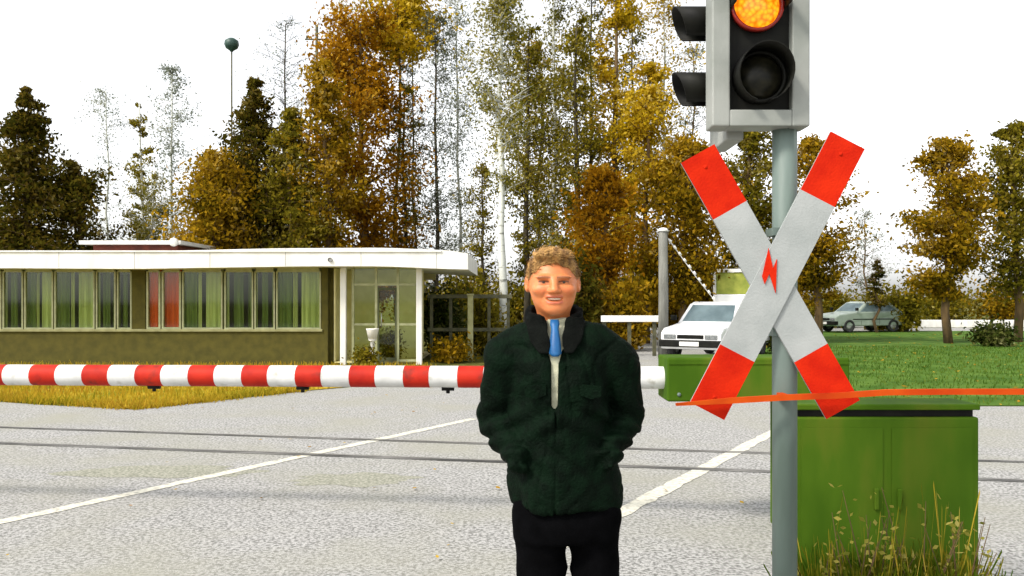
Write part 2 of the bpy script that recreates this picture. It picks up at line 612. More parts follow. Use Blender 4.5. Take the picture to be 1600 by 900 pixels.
def fallen(name, n, box, poly, seed, size, label):
    rng = np.random.default_rng(seed)
    p = in_poly(poly, box)(rng, n) if poly else np.c_[rng.uniform(box[0], box[1], n), rng.uniform(box[2], box[3], n)]
    v, f = cards(rng, np.c_[p, rng.uniform(.024, .034, n)], size, flat=6.0)
    o = np_mesh(name, v, f, leaf_mat(name, [(0.12, 0.06, 0.01), (0.30, 0.16, 0.012), (0.45, 0.30, 0.03), (0.22, 0.09, 0.012)], .1))
    tag(o, label, 'leaves', kind='stuff')


fallen('lawn_leaves', 900, (3.9, 22, 13.3, 40), lp, 51, .05, 'fallen yellow and brown leaves scattered over the green lawn')
fallen('road_leaves', 70, (-7, 3.2, 5, 17), None, 52, .028, 'few fallen autumn leaves lying on the asphalt')


def dry_pts(rng, n):
    x = rng.uniform(-.36, .36, n) + wx(1388, 4.0)
    y = rng.uniform(3.72, 4.15, n)
    return np.c_[x, y]


blades('tall_dry_grass', dry_pts, 90, .30, .80, .003, L_dry,
       'tall thin yellow stalks growing in front of the green cabinet', 'grass', 13, lean=.10)
blades('undergrowth', dry_pts, 5200, .08, .50, .004, leaf_mat('mixed_blades', [(0.02, 0.05, 0.004), (0.05, 0.10, 0.006), (0.13, 0.14, 0.01), (0.30, 0.22, 0.02)]),
       'green and yellow undergrowth at the foot of the green cabinet', 'grass', 14, lean=.2)


def weed(x, y, h, n, seed, label):
    rng = np.random.default_rng(seed)
    o = empty('weed', (x, y, 0), label, 'plant', 'weeds before the green cabinet')
    tb = MB()
    c = []
    for i in range(7):
        a = rng.uniform(0, 6.28)
        hh = h * rng.uniform(.6, 1)
        tip = Vector((math.cos(a) * h * .22, math.sin(a) * h * .12, hh))
        tb.tube([(0, 0, 0), tip * .5 + Vector((0, 0, .08)), tip], [.004, .003, .0015], n=5, caps=False)
        k = rng.uniform(.4, 1, n // 7)
        c.append(k[:, None] * np.array(tip) + rng.normal(0, .03, (n // 7, 3)))
    v, f = cards(rng, np.concatenate(c), .016)
    tb.build('stem', M_bark_brown, o)
    np_mesh('foliage', v, f, leaf_mat('weed_leaves', [(0.06, 0.10, 0.01), (0.2, 0.2, 0.03), (0.42, 0.36, 0.08), (0.5, 0.46, 0.25)]), o)


weed(wx(1275, 3.95), 3.95, .66, 90, 1, 'pale seeded weed right beside the signal post')
weed(wx(1330, 3.9), 3.9, .72, 110, 2, 'tall yellow leaved weed before the left door of the cabinet')
weed(wx(1368, 3.98), 3.98, .80, 110, 3, 'tallest weed before the seam between the cabinet doors')
weed(wx(1440, 3.95), 3.95, .80, 100, 4, 'yellow weed before the right door of the cabinet')
weed(wx(1500, 3.9), 3.9, .70, 90, 5, 'low weed before the right end of the cabinet')

# ------------------------------------------------------------------ trees
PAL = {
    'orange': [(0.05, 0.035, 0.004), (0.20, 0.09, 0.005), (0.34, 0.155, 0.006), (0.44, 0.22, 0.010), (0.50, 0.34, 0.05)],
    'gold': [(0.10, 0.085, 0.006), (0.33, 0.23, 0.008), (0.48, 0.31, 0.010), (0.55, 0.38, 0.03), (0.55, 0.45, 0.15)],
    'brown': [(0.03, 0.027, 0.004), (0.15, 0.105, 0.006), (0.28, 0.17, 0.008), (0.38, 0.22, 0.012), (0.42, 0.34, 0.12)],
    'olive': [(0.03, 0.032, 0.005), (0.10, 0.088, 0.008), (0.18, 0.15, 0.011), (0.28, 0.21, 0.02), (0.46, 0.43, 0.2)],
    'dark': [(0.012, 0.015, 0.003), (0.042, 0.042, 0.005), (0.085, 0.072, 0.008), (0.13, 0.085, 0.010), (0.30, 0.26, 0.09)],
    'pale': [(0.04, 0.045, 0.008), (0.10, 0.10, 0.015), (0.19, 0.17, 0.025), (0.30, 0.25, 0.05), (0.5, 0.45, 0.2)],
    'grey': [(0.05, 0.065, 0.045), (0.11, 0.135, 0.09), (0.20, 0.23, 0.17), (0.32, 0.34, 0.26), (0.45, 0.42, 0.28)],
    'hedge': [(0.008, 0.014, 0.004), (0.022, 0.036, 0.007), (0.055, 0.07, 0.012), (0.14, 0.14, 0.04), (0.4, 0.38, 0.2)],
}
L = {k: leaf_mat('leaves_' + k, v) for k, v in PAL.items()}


def tree(name, px, d, top, half, base, pal, n_leaf, leaf, label, cat='tree', bark=None, seed=0, form='broad',
         limbs=60, spread=0.5, trunk_r=0.16, group='autumn trees behind the crossing', pal2=None):
    rng = np.random.default_rng(seed + 1000)
    leaf *= .68
    n_leaf = int(n_leaf * 1.95)
    H = wz(top, d)
    z0 = max(0.15, wz(base, d))
    hw = half / F * d
    X = wx(px, d)
    root = empty(name, (X, d, 0), label, cat, group)
    tb = MB()
    lean = rng.normal(0, .012, 2)
    wob = [rng.normal(0, .06, 2) for _ in range(7)]
    tp = [Vector((lean[0] * H * k / 6 + (wob[k][0] if k else 0), lean[1] * H * k / 6 + (wob[k][1] if k else 0), H * .97 * k / 6)) for k in range(7)]
    tb.tube(tp, [trunk_r * (1 - .88 * k / 6) + .012 for k in range(7)], n=8)

    def trunk_at(z):
        t = min(max(z / (H * .97), 0), 1) * 6
        i = min(int(t), 5)
        return tp[i].lerp(tp[i + 1], t - i)
    pts = []
    per = max(4, n_leaf // limbs)
    for i in range(limbs):
        u = rng.uniform(0, 1) if form != 'cone' else rng.uniform(0, 1) ** 1.25
        z = z0 + (H - z0) * u * .98
        if form == 'cone':
            rad = hw * (1 - u) ** .8 * rng.uniform(.65, 1.15) + .12
            rise = -.15
        elif form == 'column':
            rad = hw * (.55 + .45 * math.sin(math.pi * min(1, u * 1.05))) * rng.uniform(.45, 1.15)
            rise = .55
        else:
            rad = hw * max(.12, math.sin(math.pi * (0.12 + .84 * u)) ** .6) * rng.uniform(.4, 1.15)
            rise = .35
        a = rng.uniform(0, 2 * math.pi)
        b0 = trunk_at(max(.2, z - rad * rise * .6))
        tip = b0 + Vector((math.cos(a) * rad, math.sin(a) * rad, rad * rise))
        mid = b0.lerp(tip, .5) + Vector((rng.normal(0, .08), rng.normal(0, .08), .06 * rad))
        br = max(.012, trunk_r * .24 * (1 - u * .7))
        tb.tube([b0, mid, tip], [br, br * .6, .006], n=5, caps=False)
        k = rng.uniform(.3 if form != 'cone' else .1, 1.05, per)
        A, Bm, T = np.array(b0), np.array(mid), np.array(tip)
        q = ((1 - k) ** 2)[:, None] * A + (2 * k * (1 - k))[:, None] * Bm + (k ** 2)[:, None] * T
        for tw in range(4):
            kk = rng.uniform(.25, .95)
            st = np.array(b0) * (1 - kk) ** 2 + 2 * kk * (1 - kk) * np.array(mid) + kk ** 2 * np.array(tip)
            en = st + rng.normal(0, .33, 3) * max(.35, min(1, rad)) + np.array([0, 0, .18])
            tb.tube([tuple(st), tuple(en)], [.009, .003], n=3, caps=False)
        sg = spread * (.35 + .65 * rng.uniform()) * max(.3, min(1.0, rad))
        q = q + rng.normal(0, 1, (per, 3)) * sg * np.array([1, 1, .75])
        pts.append(q)
    c = np.concatenate(pts)
    c = c[c[:, 2] > .1]
    v, f = cards(rng, c, leaf)
    tb.build('trunk', bark or M_bark_brown, root)
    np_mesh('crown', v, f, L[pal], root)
    return root


# left strip and behind the pavilion
tree('conifer_tree', 38, 31, 128, 92, 470, 'dark', 10000, .125, 'dark brownish conifer standing alone at the left edge above the pavilion roof', seed=1, form='cone', limbs=130, spread=.3)
tree('autumn_tree', 128, 32, 255, 62, 470, 'dark', 6200, .12, 'small dark olive tree beside the leftmost conifer, left of the pale twiggy birches', seed=2, limbs=70, spread=.4)
tree('birch_tree', 224, 36, 150, 26, 470, 'olive', 1900, .10, 'slim olive birch rising above the red curtains of the pavilion', seed=3, form='column', limbs=50, spread=.3, bark=M_bark_birch, trunk_r=.1)
tree('birch_tree', 268, 38, 100, 50, 430, 'grey', 2600, .075, 'thin pale birch with few grey green leaves left of the dark conifers', seed=4, limbs=70, spread=.5, bark=M_bark_birch, trunk_r=.08)
tree('birch_tree', 172, 40, 130, 50, 440, 'grey', 1100, .07, 'faint bare birch with wispy twigs left of the slim olive birch', seed=5, limbs=60, spread=.5, bark=M_bark_birch, trunk_r=.07)
tree('autumn_tree', 335, 31, 235, 66, 480, 'brown', 7500, .12, 'low reddish brown tree left of the pointed dark conifer', seed=6, limbs=80, spread=.4)
tree('conifer_tree', 402, 33, 118, 100, 470, 'dark', 11000, .125, 'pointed dark conifer in the middle behind the pavilion windows', seed=7, form='cone', limbs=140, spread=.32)
tree('conifer_tree', 458, 32, 165, 82, 470, 'olive', 9000, .12, 'olive green conifer touching the left side of the tall orange tree', seed=8, form='cone', limbs=110, spread=.34)
tree('autumn_tree', 440, 41, 20, 60, 300, 'grey', 900, .07, 'nearly bare tree with scattered twigs showing above the two conifers', seed=9, limbs=80, spread=.7, trunk_r=.09, bark=M_bark_dark)
tree('autumn_tree', 572, 35, 20, 92, 500, 'orange', 12500, .135, 'dense orange brown tree behind the pavilion entrance', seed=10, form='column', limbs=150, spread=.5, trunk_r=.2)
tree('autumn_tree', 512, 32, 95, 48, 480, 'brown', 5600, .125, 'slimmer brown tree in front of the dense orange one, right of the olive conifer', seed=11, form='column', limbs=100, spread=.45, trunk_r=.15)
tree('autumn_tree', 622, 37, -110, 88, 95, 'gold', 5000, .15, 'tall golden topped tree rising behind and right of the dense orange tree', seed=12, limbs=40, spread=.45, trunk_r=.09, bark=M_bark_dark)
tree('birch_tree', 632, 36, 120, 34, 440, 'olive', 1900, .10, 'dark stemmed sparse birch at the right side of the dense orange tree', seed=13, form='column', limbs=60, spread=.35, trunk_r=.09, bark=M_bark_dark)
tree('birch_tree', 682, 36, 10, 44, 460, 'grey', 3000, .075, 'thin dark stemmed birch with loose grey leaves above the pavilion roof end', seed=14, form='column', limbs=90, spread=.5, trunk_r=.09, bark=M_bark_dark)
tree('birch_tree', 722, 40, -30, 55, 430, 'grey', 3600, .07, 'faint wispy birch against the bright sky left of the pale trunk', seed=15, limbs=110, spread=.6, trunk_r=.07, bark=M_bark_birch)
# behind the man
tree('birch_tree', 787, 27, -30, 58, 300, 'pale', 4200, .075, 'tall birch with a pale straight trunk left of the man', seed=16, form='column', limbs=90, spread=.5, trunk_r=.13, bark=M_bark_birch)
tree('autumn_tree', 822, 34, 30, 55, 430, 'olive', 4300, .095, 'slender dark trunked tree directly left of the man\'s head', seed=17, form='column', limbs=90, spread=.4, trunk_r=.13, bark=M_bark_dark)
tree('autumn_tree', 862, 36, -60, 55, 420, 'pale', 4600, .095, 'airy pale leaved tree rising straight above the man\'s head', seed=18, form='column', limbs=90, spread=.45, trunk_r=.13, bark=M_bark_birch)
tree('autumn_tree', 905, 33, 20, 52, 440, 'olive', 4600, .10, 'dark trunked olive tree between the man\'s head and the golden tree', seed=19, form='column', limbs=80, spread=.4, trunk_r=.15, bark=M_bark_dark)
tree('autumn_tree', 958, 35, -90, 46, 420, 'gold', 4600, .13, 'tall narrow golden yellow tree between the man and the signal post', seed=20, form='column', limbs=90, spread=.42, trunk_r=.15)
tree('autumn_tree', 1010, 32, 95, 62, 470, 'gold', 6500, .115, 'golden brown loose tree directly behind the grey timber post', seed=21, limbs=80, spread=.45, trunk_r=.13)
tree('autumn_tree', 945, 30, 265, 58, 490, 'orange', 5200, .12, 'low rusty orange tree at the man\'s left shoulder', seed=22, limbs=70, spread=.4)
tree('autumn_tree', 1068, 31, 215, 72, 480, 'brown', 8200, .12, 'broad brown tree above the white van, left of the signal post', seed=23, limbs=100, spread=.42)
tree('autumn_tree', 1085, 40, 70, 60, 300, 'grey', 1100, .08, 'thin grey tree behind the side lamps of the signal', seed=24, limbs=70, spread=.6, trunk_r=.08)
tree('autumn_tree', 1172, 33, 190, 60, 480, 'olive', 7000, .12, 'olive brown tree filling the upper left of the crossed boards', seed=25, limbs=90, spread=.42)
tree('autumn_tree', 1278, 32, 215, 62, 470, 'brown', 7500, .12, 'rounded dark brown tree right of the crossed boards', seed=26, limbs=90, spread=.4)
tree('autumn_tree', 1352, 46, 330, 42, 470, 'grey', 900, .08, 'small leafless looking tree over the far parked car', seed=27, limbs=60, spread=.5, trunk_r=.06)
tree('conifer_tree', 1370, 42, 405, 14, 480, 'dark', 1500, .09, 'small pointed dark spruce in the open sky right of the crossed boards', seed=28, form='cone', limbs=60, spread=.12, trunk_r=.07)
tree('autumn_tree', 1482, 32, 215, 62, 470, 'brown', 7500, .12, 'second rounded brown tree, standing alone between the spruce and the right edge', seed=29, limbs=90, spread=.4)
tree('autumn_tree', 1590, 33, 190, 58, 470, 'olive', 5500, .12, 'olive tree cut off by the right edge', seed=30, limbs=80, spread=.42)


tree('autumn_tree', 370, 35, 250, 62, 480, 'brown', 6000, .12, 'brown tree filling the gap below the pointed dark conifer', seed=31, limbs=80, spread=.45)
tree('autumn_tree', 435, 36, 235, 66, 480, 'dark', 6500, .12, 'dark broad tree between the dark and the olive conifer', seed=32, limbs=80, spread=.45)
tree('birch_tree', 525, 39, -60, 40, 130, 'gold', 900, .10, 'sparse pale yellow birch top left above the slimmer brown tree', seed=33, form='column', limbs=50, spread=.4, trunk_r=.09, bark=M_bark_birch)
tree('birch_tree', 240, 34, 265, 46, 470, 'pale', 1700, .08, 'low pale yellow birch just above the thin roof rim of the hut', seed=34, limbs=60, spread=.45, trunk_r=.08, bark=M_bark_birch)
tree('birch_tree', 650, 38, 60, 46, 420, 'grey', 2000, .075, 'sparse speckled birch directly above the right roof end', seed=35, limbs=80, spread=.55, trunk_r=.06, bark=M_bark_dark)

tree('birch_tree', 1040, 37, -20, 60, 300, 'gold', 1700, .10, 'sparse pale golden birch left of the side lamps of the signal', seed=36, limbs=90, spread=.55, trunk_r=.09, bark=M_bark_birch)
tree('birch_tree', 985, 38, 10, 60, 420, 'pale', 2600, .10, 'loose pale birch between the narrow golden tree and the timber post', seed=37, limbs=90, spread=.5, trunk_r=.10, bark=M_bark_dark)
tree('birch_tree', 925, 36, -20, 44, 440, 'pale', 2400, .10, 'thin stemmed pale birch just left of the narrow golden tree', seed=38, form='column', limbs=80, spread=.45, trunk_r=.10, bark=M_bark_dark)
tree('birch_tree', 845, 38, 60, 40, 460, 'brown', 2200, .10, 'thin brown leaved birch behind the hair of the man', seed=39, form='column', limbs=80, spread=.45, trunk_r=.10, bark=M_bark_dark)
tree('birch_tree', 752, 34, 250, 36, 470, 'olive', 1600, .09, 'young olive birch left of the pale straight trunk', seed=40, limbs=60, spread=.45, trunk_r=.07, bark=M_bark_dark)


def shrub(px, d, top, half, pal, n, leaf, label, seed, name='shrub'):
    rng = np.random.default_rng(seed + 500)
    H = wz(top, d)
    hw = half / F * d
    root = empty(name, (wx(px, d), d, 0), label, 'shrub', 'shrubs and bushes around the crossing')
    tb = MB()
    pts = []
    for i in range(26):
        a = rng.uniform(0, 2 * math.pi)
        rr = hw * rng.uniform(.2, 1)
        tip = np.array([math.cos(a) * rr, math.sin(a) * rr * .7, H * rng.uniform(.45, 1.0) * (1 - .35 * (rr / hw) ** 2)])
        tb.tube([(tip[0] * .15, tip[1] * .15, 0), tuple(tip * .55 + np.array([0, 0, .1])), tuple(tip)], [.02, .014, .005], n=5, caps=False)
        k = rng.uniform(.15, 1, n // 26)
        pts.append(k[:, None] * tip + rng.normal(0, 1, (n // 26, 3)) * np.array([.24, .24, .16]) * max(.5, hw))
    c = np.concatenate(pts)
    c = c[c[:, 2] > .03]
    v, f = cards(rng, c, leaf)
    tb.build('stem', M_bark_dark, root)
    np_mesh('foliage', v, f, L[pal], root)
    return root


shrub(690, 24.5, 425, 36, 'hedge', 3600, .075, 'dark green bush right beside the pavilion corner post', 1)
shrub(755, 25.5, 440, 34, 'olive', 2600, .075, 'olive bush between the pale gate post and the man', 2)
shrub(725, 30, 405, 40, 'olive', 3000, .09, 'taller olive bush behind the dark fence rail', 3)
shrub(705, 22.5, 520, 40, 'brown', 1500, .06, 'low brown shrub at the foot of the dark fence', 4)
shrub(910, 27, 380, 34, 'dark', 3600, .09, 'dark brown bush behind the right side of the man\'s head', 5)
shrub(975, 27.5, 410, 48, 'brown', 5200, .09, 'rusty bush between the man and the grey timber post', 6)
shrub(1075, 34, 350, 70, 'brown', 6000, .10, 'wide brown thicket behind the white van', 7)
shrub(1185, 30, 470, 55, 'olive', 3400, .08, 'olive bush seen under the crossing of the boards', 8)
shrub(1225, 26, 505, 30, 'hedge', 1900, .06, 'low dark bush seen in the lower gap of the crossed boards', 9)
shrub(1375, 45, 440, 34, 'olive', 3200, .10, 'olive bush at the foot of the small spruce', 10)
shrub(1415, 43, 425, 36, 'olive', 3200, .10, 'round olive bush right of the small spruce', 11)
shrub(1300, 49, 440, 50, 'olive', 3500, .10, 'loose olive bush behind the far parked car', 12)
shrub(1555, 30, 500, 40, 'hedge', 2400, .07, 'dark bush on the lawn near the right edge', 13)
shrub(612, 22.9, 505, 22, 'olive', 900, .05, 'sparse green plant inside the glazed pavilion entrance', 14)
shrub(572, 21.3, 540, 20, 'olive', 800, .05, 'small olive shrub in front of the pavilion entrance', 15)

for i, (px, d, top, pal, look) in enumerate(((655, 48, 420, 'olive', 'olive hedge bush far behind the fence'), (735, 52, 425, 'brown', 'brown hedge bush far behind the gate post'),
                                  (800, 50, 415, 'olive', 'olive hedge bush far behind the pale birch trunk'), (880, 47, 405, 'brown', 'brown hedge bush far behind the head of the man'),
                                  (950, 50, 410, 'olive', 'olive hedge bush far behind the white guard rail'), (1010, 52, 410, 'brown', 'brown hedge bush far behind the timber post'),
                                  (1120, 56, 420, 'olive', 'olive hedge bush far behind the truck'), (1230, 58, 425, 'brown', 'brown hedge bush far behind the crossed boards'),
                                  (1470, 58, 430, 'olive', 'olive hedge bush far behind the lawn, left of the one at the right edge'), (1570, 58, 425, 'brown', 'brown hedge bush far behind the lawn at the right edge'))):
    shrub(px, d, top, 62, pal, 2600, .13, look, 40 + i)

# ------------------------------------------------------------------ pavilion
PD = 22.0
pav = empty('pavilion', (0, PD, 0), 'long low flat roofed pavilion with a white fascia and curtained windows behind the boom', 'building')
xl, xr = wx(-420, PD), wx(512, PD)
zs, zt = wz(517, PD), wz(424, PD)
mb = MB()
mb.box((xl, 0, 0), (xr, .2, zs))
mb.box((wx(502, PD), 0.003, zs), (xr, .2, zt + .1))
mb.box((wx(206, PD), 0.003, zs), (wx(227, PD), .2, zt + .1))
mb.box((xl, 4.4, 0), (xr, 4.6, zt + .1))
mb.box((xr - .02, .203, 0), (xr + .12, 4.397, zt + .1))
mb.build('wall', M_wall, pav)
mb = MB()
mb.box((xl, .3, 0.02), (xr - .1, 4.3, .06))
mb.box((xl, 2.6, .06), (xr - .1, 2.7, zt))
mb.build('interior_partition', M_dark_in, pav)
mb = MB()
mb.box((xl, -.05, zs - .02), (wx(504, PD), .06, zs + .045), bevel=.01)
mb.build('sill', M_sill, pav)
# fascia: gently curved white slab
fd = PD - .9
mb = MB()
N = 40
x0, x1 = wx(-450, fd), wx(731, fd)
sec = []
for i in range(N + 1):
    t = i / N
    px = -450 + (731 + 450) * t
    topy = np.interp(px, [-450, 0, 216, 430, 600, 700, 731], [391, 392, 393, 388, 387, 391, 396])
    boty = np.interp(px, [-450, 0, 216, 480, 600, 690, 731], [419, 419, 420, 416, 416, 420, 421])
    x = wx(px, fd)
    sec.append([mb.bm.verts.new(p) for p in ((x, -.9, wz(boty, fd)), (x, -.9, wz(topy, fd)), (x, 5.0, wz(topy, fd) + .02), (x, 5.0, wz(boty, fd)))])
for a, b in zip(sec, sec[1:]):
    for k in range(4):
        mb.bm.faces.new((a[k], a[(k + 1) % 4], b[(k + 1) % 4], b[k]))
mb.bm.faces.new(sec[0])
mb.bm.faces.new(list(reversed(sec[-1])))
roof = mb.build('roof', M_white, pav)
for px in range(-380, 700, 118):
    jb = MB()
    ty = np.interp(px, [-450, 0, 216, 430, 600, 700, 731], [391, 392, 393, 388, 387, 391, 396])
    by_ = np.interp(px, [-450, 0, 216, 480, 600, 690, 731], [419, 419, 420, 416, 416, 420, 421])
    jb.box((wx(px, fd) - .006, -.9025, wz(by_, fd) + .01), (wx(px, fd) + .006, -.899, wz(ty, fd) - .01))
    jb.build('fascia_joint', M_roof, roof)
gb = MB()
gb.box((wx(-440, fd), -.935, wz(394, fd) + .0), (wx(690, fd), -.903, wz(391.5, fd)), bevel=.006)
gb.build('roof_edge', M_white, roof)
rs = MB()
rs.lathe([(0, -.03), (.045, -.02), (.05, 0), (.05, .03)], Matrix.Translation((wx(516, fd), -.92, wz(406, fd))) @ Matrix.Rotation(R(90), 4, 'X'), n=12)
rs.build('fascia_lamp', M_black, roof)

WIN = [(-330, -250, 'g'), (-248, -180, 'd'), (-178, -100, 'g'), (-98, -50, 'd'), (-48, 1, 'd'), (3, 35, 'd'), (37, 82, 'g'), (84, 147, 'g'),
       (149, 180, 'd'), (182, 205, 'd'), (228, 250, 'r'), (252, 282, 'r'), (284, 347, 'g'), (350, 395, 'd'), (397, 429, 'd'), (431, 501, 'g')]
rnd = random.Random(4)
for (a, b, kind) in WIN:
    xa, xb = wx(a, PD), wx(b, PD)
    mb = MB()
    t = .035 if kind != 'r' else .045
    for lo, hi in (((xa, .02, zs + .045), (xa + t, .10, zt)), ((xb - t, .02, zs + .045), (xb, .10, zt)),
                   ((xa + t, .022, zs + .045), (xb - t, .10, zs + .045 + t)), ((xa + t, .022, zt - .02), (xb - t, .10, zt + .10))):
        mb.box(lo, hi)
    fr = mb.build('window', M_frame, pav)
    gb = MB()
    gb.box((xa + t, .055, zs + .045 + t), (xb - t, .061, zt - .02))
    gb.build('pane', M_glass, fr)
    # curtains: wavy cloth hanging behind the pane
    wv = xb - xa
    if kind == 'r':
        spans = [(0.03, .97, M_cur_red)]
    elif kind == 'g':
        spans = [(.0, .34, M_cur_dark), (.36, .46, M_cur_green), (.55, 1.0, M_cur_green)]
    else:
        spans = [(.0, .12, M_cur_green), (.3, .62, M_cur_dark), (.8, .95, M_cur_dark)]
    for (s0, s1, m) in spans:
        n = max(8, int((s1 - s0) * wv / .03))
        cb = MB()
        rows = []
        for i in range(n + 1):
            xx = xa + (s0 + (s1 - s0) * i / n) * wv
            yy = .13 + .025 * math.sin(i * 1.3 + a) + rnd.uniform(-.006, .006)
            rows.append((cb.bm.verts.new((xx, yy, zs + .06)), cb.bm.verts.new((xx, yy, zt + .06))))
        for p, q in zip(rows, rows[1:]):
            f = cb.bm.faces.new((p[0], q[0], q[1], p[1]))
            f.smooth = True
        cb.build('curtain', m, fr, fix=False)

# glazed entrance at the right end
for px in (540, 657):
    mb = MB()
    xx = wx(px, PD)
    mb.box((xx - .07, -.35, 0), (xx + .07, -.21, zt + .09), bevel=.012)
    mb.build('post', M_white, pav)
xe0, xe1 = wx(548, PD), wx(650, PD)
mb = MB()
mb.box((xr + .123, 4.383, zt - .12), (xe1 + .1, 4.5, zt + .1))
mb.build('entrance_lintel', M_cream, pav)
mb = MB()
yb = .02
for xx in (xe0 + .05, xe0 + .62, xe1 - .45, xe1 + .06):
    mb.box((xx - .03, yb, 0), (xx + .03, yb + .07, zt + .1))
for zz in (.06, .95, zt - .35):
    mb.box((xe0 + .05, yb + .004, zz), (xe1 + .06, yb + .066, zz + .055))
ef = mb.build('entrance_frame', M_frame, pav)
mb = MB()
mb.box((xe0 + .06, yb + .03, .05), (xe1 + .05, yb + .036, zt + .08))
mb.build('pane', M_glass, ef)
mb = MB()
mb.box((xe0 + .66, yb - .02, .02), (xe0 + .70, yb + .0, zt - .4))
mb.box((xe1 - .52, yb - .02, .02), (xe1 - .48, yb + .0, zt - .4))
mb.box((xe0 + .70, yb - .02, zt - .46), (xe1 - .52, yb, zt - .4))
mb.box((xe0 + .70, yb - .02, .02), (xe1 - .52, yb, .16))
dr = mb.build('door', M_dark_in, pav)
mb = MB()
mb.tube([(xe0 + .76, yb - .06, .9), (xe0 + .76, yb - .06, 1.25)], .012, n=8)
mb.build('handle', M_rim, dr)
# white round planter in the entrance
mb = MB()
mb.box((xe1 - .62, 1.6, .06), (xe1 + .02, 1.68, zt + .08))
mb.box((xr + .13, 1.603, zt - .30), (xe1 - .625, 1.677, zt + .08))
mb.box((xr + .123, .15, .07), (xr + .16, 1.59, zt + .08))
mb.box((xr + .13, 1.603, .06), (xe0 + .42, 1.677, zt - .30))
mb.box((xr + .13, .12, .02), (xe1, 4.3, .055))
mb.build('inner_panel', M_cream, pav)
pl = MB()
pl.lathe([(0, 0), (.10, 0), (.15, .24), (.16, .27), (.13, .27), (.12, .2), (0, .2)], Matrix.Translation((wx(582, 21.6), 21.6, .62)), n=18)
pl.lathe([(0, 0), (.13, 0), (.07, .05), (.05, .3), (.05, .58), (.11, .62), (0, .62)], Matrix.Translation((wx(582, 21.6), 21.6, .0)), n=18)
tag(pl.build('planter', M_white), 'white round pedestal planter standing in front of the pavilion entrance glass', 'planter')

# red brown hut behind with a thin white roof rim
hut = empty('hut', (wx(235, 28), 28, 0), 'red brown wooden hut with a thin pale roof rim peeping over the pavilion roof', 'building')
mb = MB()
mb.box((-1.6, -.4, 0), (1.0, 2.2, wz(384, 28)))
mb.build('wall', M_redbrown, hut)
mb = MB()
mb.box((-1.9, -.7, wz(384, 28) + .003), (1.2, 2.5, wz(378, 28)))
mb.build('roof', M_white, hut)
mb = MB()
mb.lathe([(0, -.14), (.1, -.1), (.14, 0), (.1, .1), (0, .14)], Matrix.Translation((1.05, -.85, wz(381, 28))), n=14)
mb.tube([(1.05, -.85, wz(381, 28)), (1.05, -.69, wz(381, 28))], .03, n=8)
mb.build('lamp', M_white, hut)


# ------------------------------------------------------------------ street lamps, poles, fence
def street_lamp(px, d, ytop, label):
    X = wx(px, d)
    H = wz(ytop, d)
    o = empty('street_lamp', (X, d, 0), label, 'street lamp')
    mb = MB()
    mb.tube([(0, 0, 0), (0, 0, 1.2), (0, 0, H - .45)], [.09, .05, .03], n=10)
    mb.build('pole', M_fence, o)
    mb = MB()
    T = Matrix.Translation((0, 0, H - .5))
    mb.lathe([(.05, -.05), (.09, 0), (.24, .10), (.30, .24), (.27, .40), (.12, .5), (0, .52)], T, n=18)
    mb.build('lamp_head', mat('dark_green_lamp_enamel', (0.03, 0.075, 0.055), (0.02, 0.05, 0.04), scale=6, rough=.5), o)


street_lamp(362, 37, 60, 'street lamp with a round dark green head above the pavilion roof beside the pointed conifer')

o = empty('utility_pole', (wx(495, 38), 38, 0), 'thin tall dark pole rising left of the dense orange tree', 'pole')
mb = MB()
mb.tube([(0, 0, 0), (0, 0, 7), (0, 0, 13.2)], [.10, .075, .06], n=10)
mb.build('mast', M_fence, o)
mb = MB()
mb.tube([(-.5, 0, 12.6), (.5, 0, 12.6)], .035, n=8)
for xx in (-.42, .42):
    mb.lathe([(.02, 0), (.05, .03), (.03, .08), (.045, .12), (0, .14)], Matrix.Translation((xx, 0, 12.63)), n=10)
mb.build('crossarm', M_fence, o)

o = empty('fence', (wx(668, 23.6), 23.6, 0), 'dark rail fence running from the pavilion corner towards the man', 'fence')
xa, xb = 0.0, wx(800, 23.6) - wx(668, 23.6)
mb = MB()
mb.box((xa, -.03, wz(466, 23.6)), (xb, .03, wz(460, 23.6)))
mb.box((xa, -.03, .75), (xb, .03, .84))
mb.build('rail', M_fence, o)
for k in range(5):
    mb = MB()
    xx = xa + .1 + (xb - xa - .2) * k / 4
    mb.box((xx - .04, .032, 0), (xx + .04, .10, 1.72))
    mb.build('post', M_fence, o)
o = MB()
X = wx(735, 23.0)
o.box((X - .07, 22.93, 0), (X + .07, 23.07, wz(462, 23)), bevel=.012)
o.box((X - .09, 22.91, wz(462, 23) + .002), (X + .09, 23.09, wz(462, 23) + .05), bevel=.01)
tag(o.build('gate_post', M_sill), 'pale square post standing alone in front of the dark fence', 'post')

# grey timber post with white beaded stay
o = empty('timber_post', (wx(1036, 24), 24, 0), 'weathered grey timber post with a white beaded stay rope left of the white van', 'post')
mb = MB()
mb.tube([(0, 0, 0), (.01, 0, 1.6), (0, 0, wz(362, 24))], [.135, .13, .12], n=12)
mb.build('shaft', M_timber, o)
mb = MB()
mb.lathe([(.135, 0), (.16, .02), (.10, .09), (0, .11)], Matrix.Translation((0, 0, wz(362, 24) + .002)), n=14)
mb.build('cap', M_white, o)
mb = MB()
A = Vector((.05, .0, wz(366, 24)))
B = Vector((wx(1150, 24) - wx(1036, 24), .9, 1.1))
mb.tube([A, A.lerp(B, .5) + Vector((0, 0, -.05)), B], .012, n=6)
for k in range(1, 13):
    c = A.lerp(B, k / 13)
    mb.tube([c - (B - A).normalized() * .05, c + (B - A).normalized() * .05], .035, n=8)
mb.build('stay_rope', M_white, o)
mb = MB()
mb.tube([(B.x, B.y, 0), (B.x, B.y, 1.15)], .04, n=8)
mb.build('stay_stake', M_timber, o)

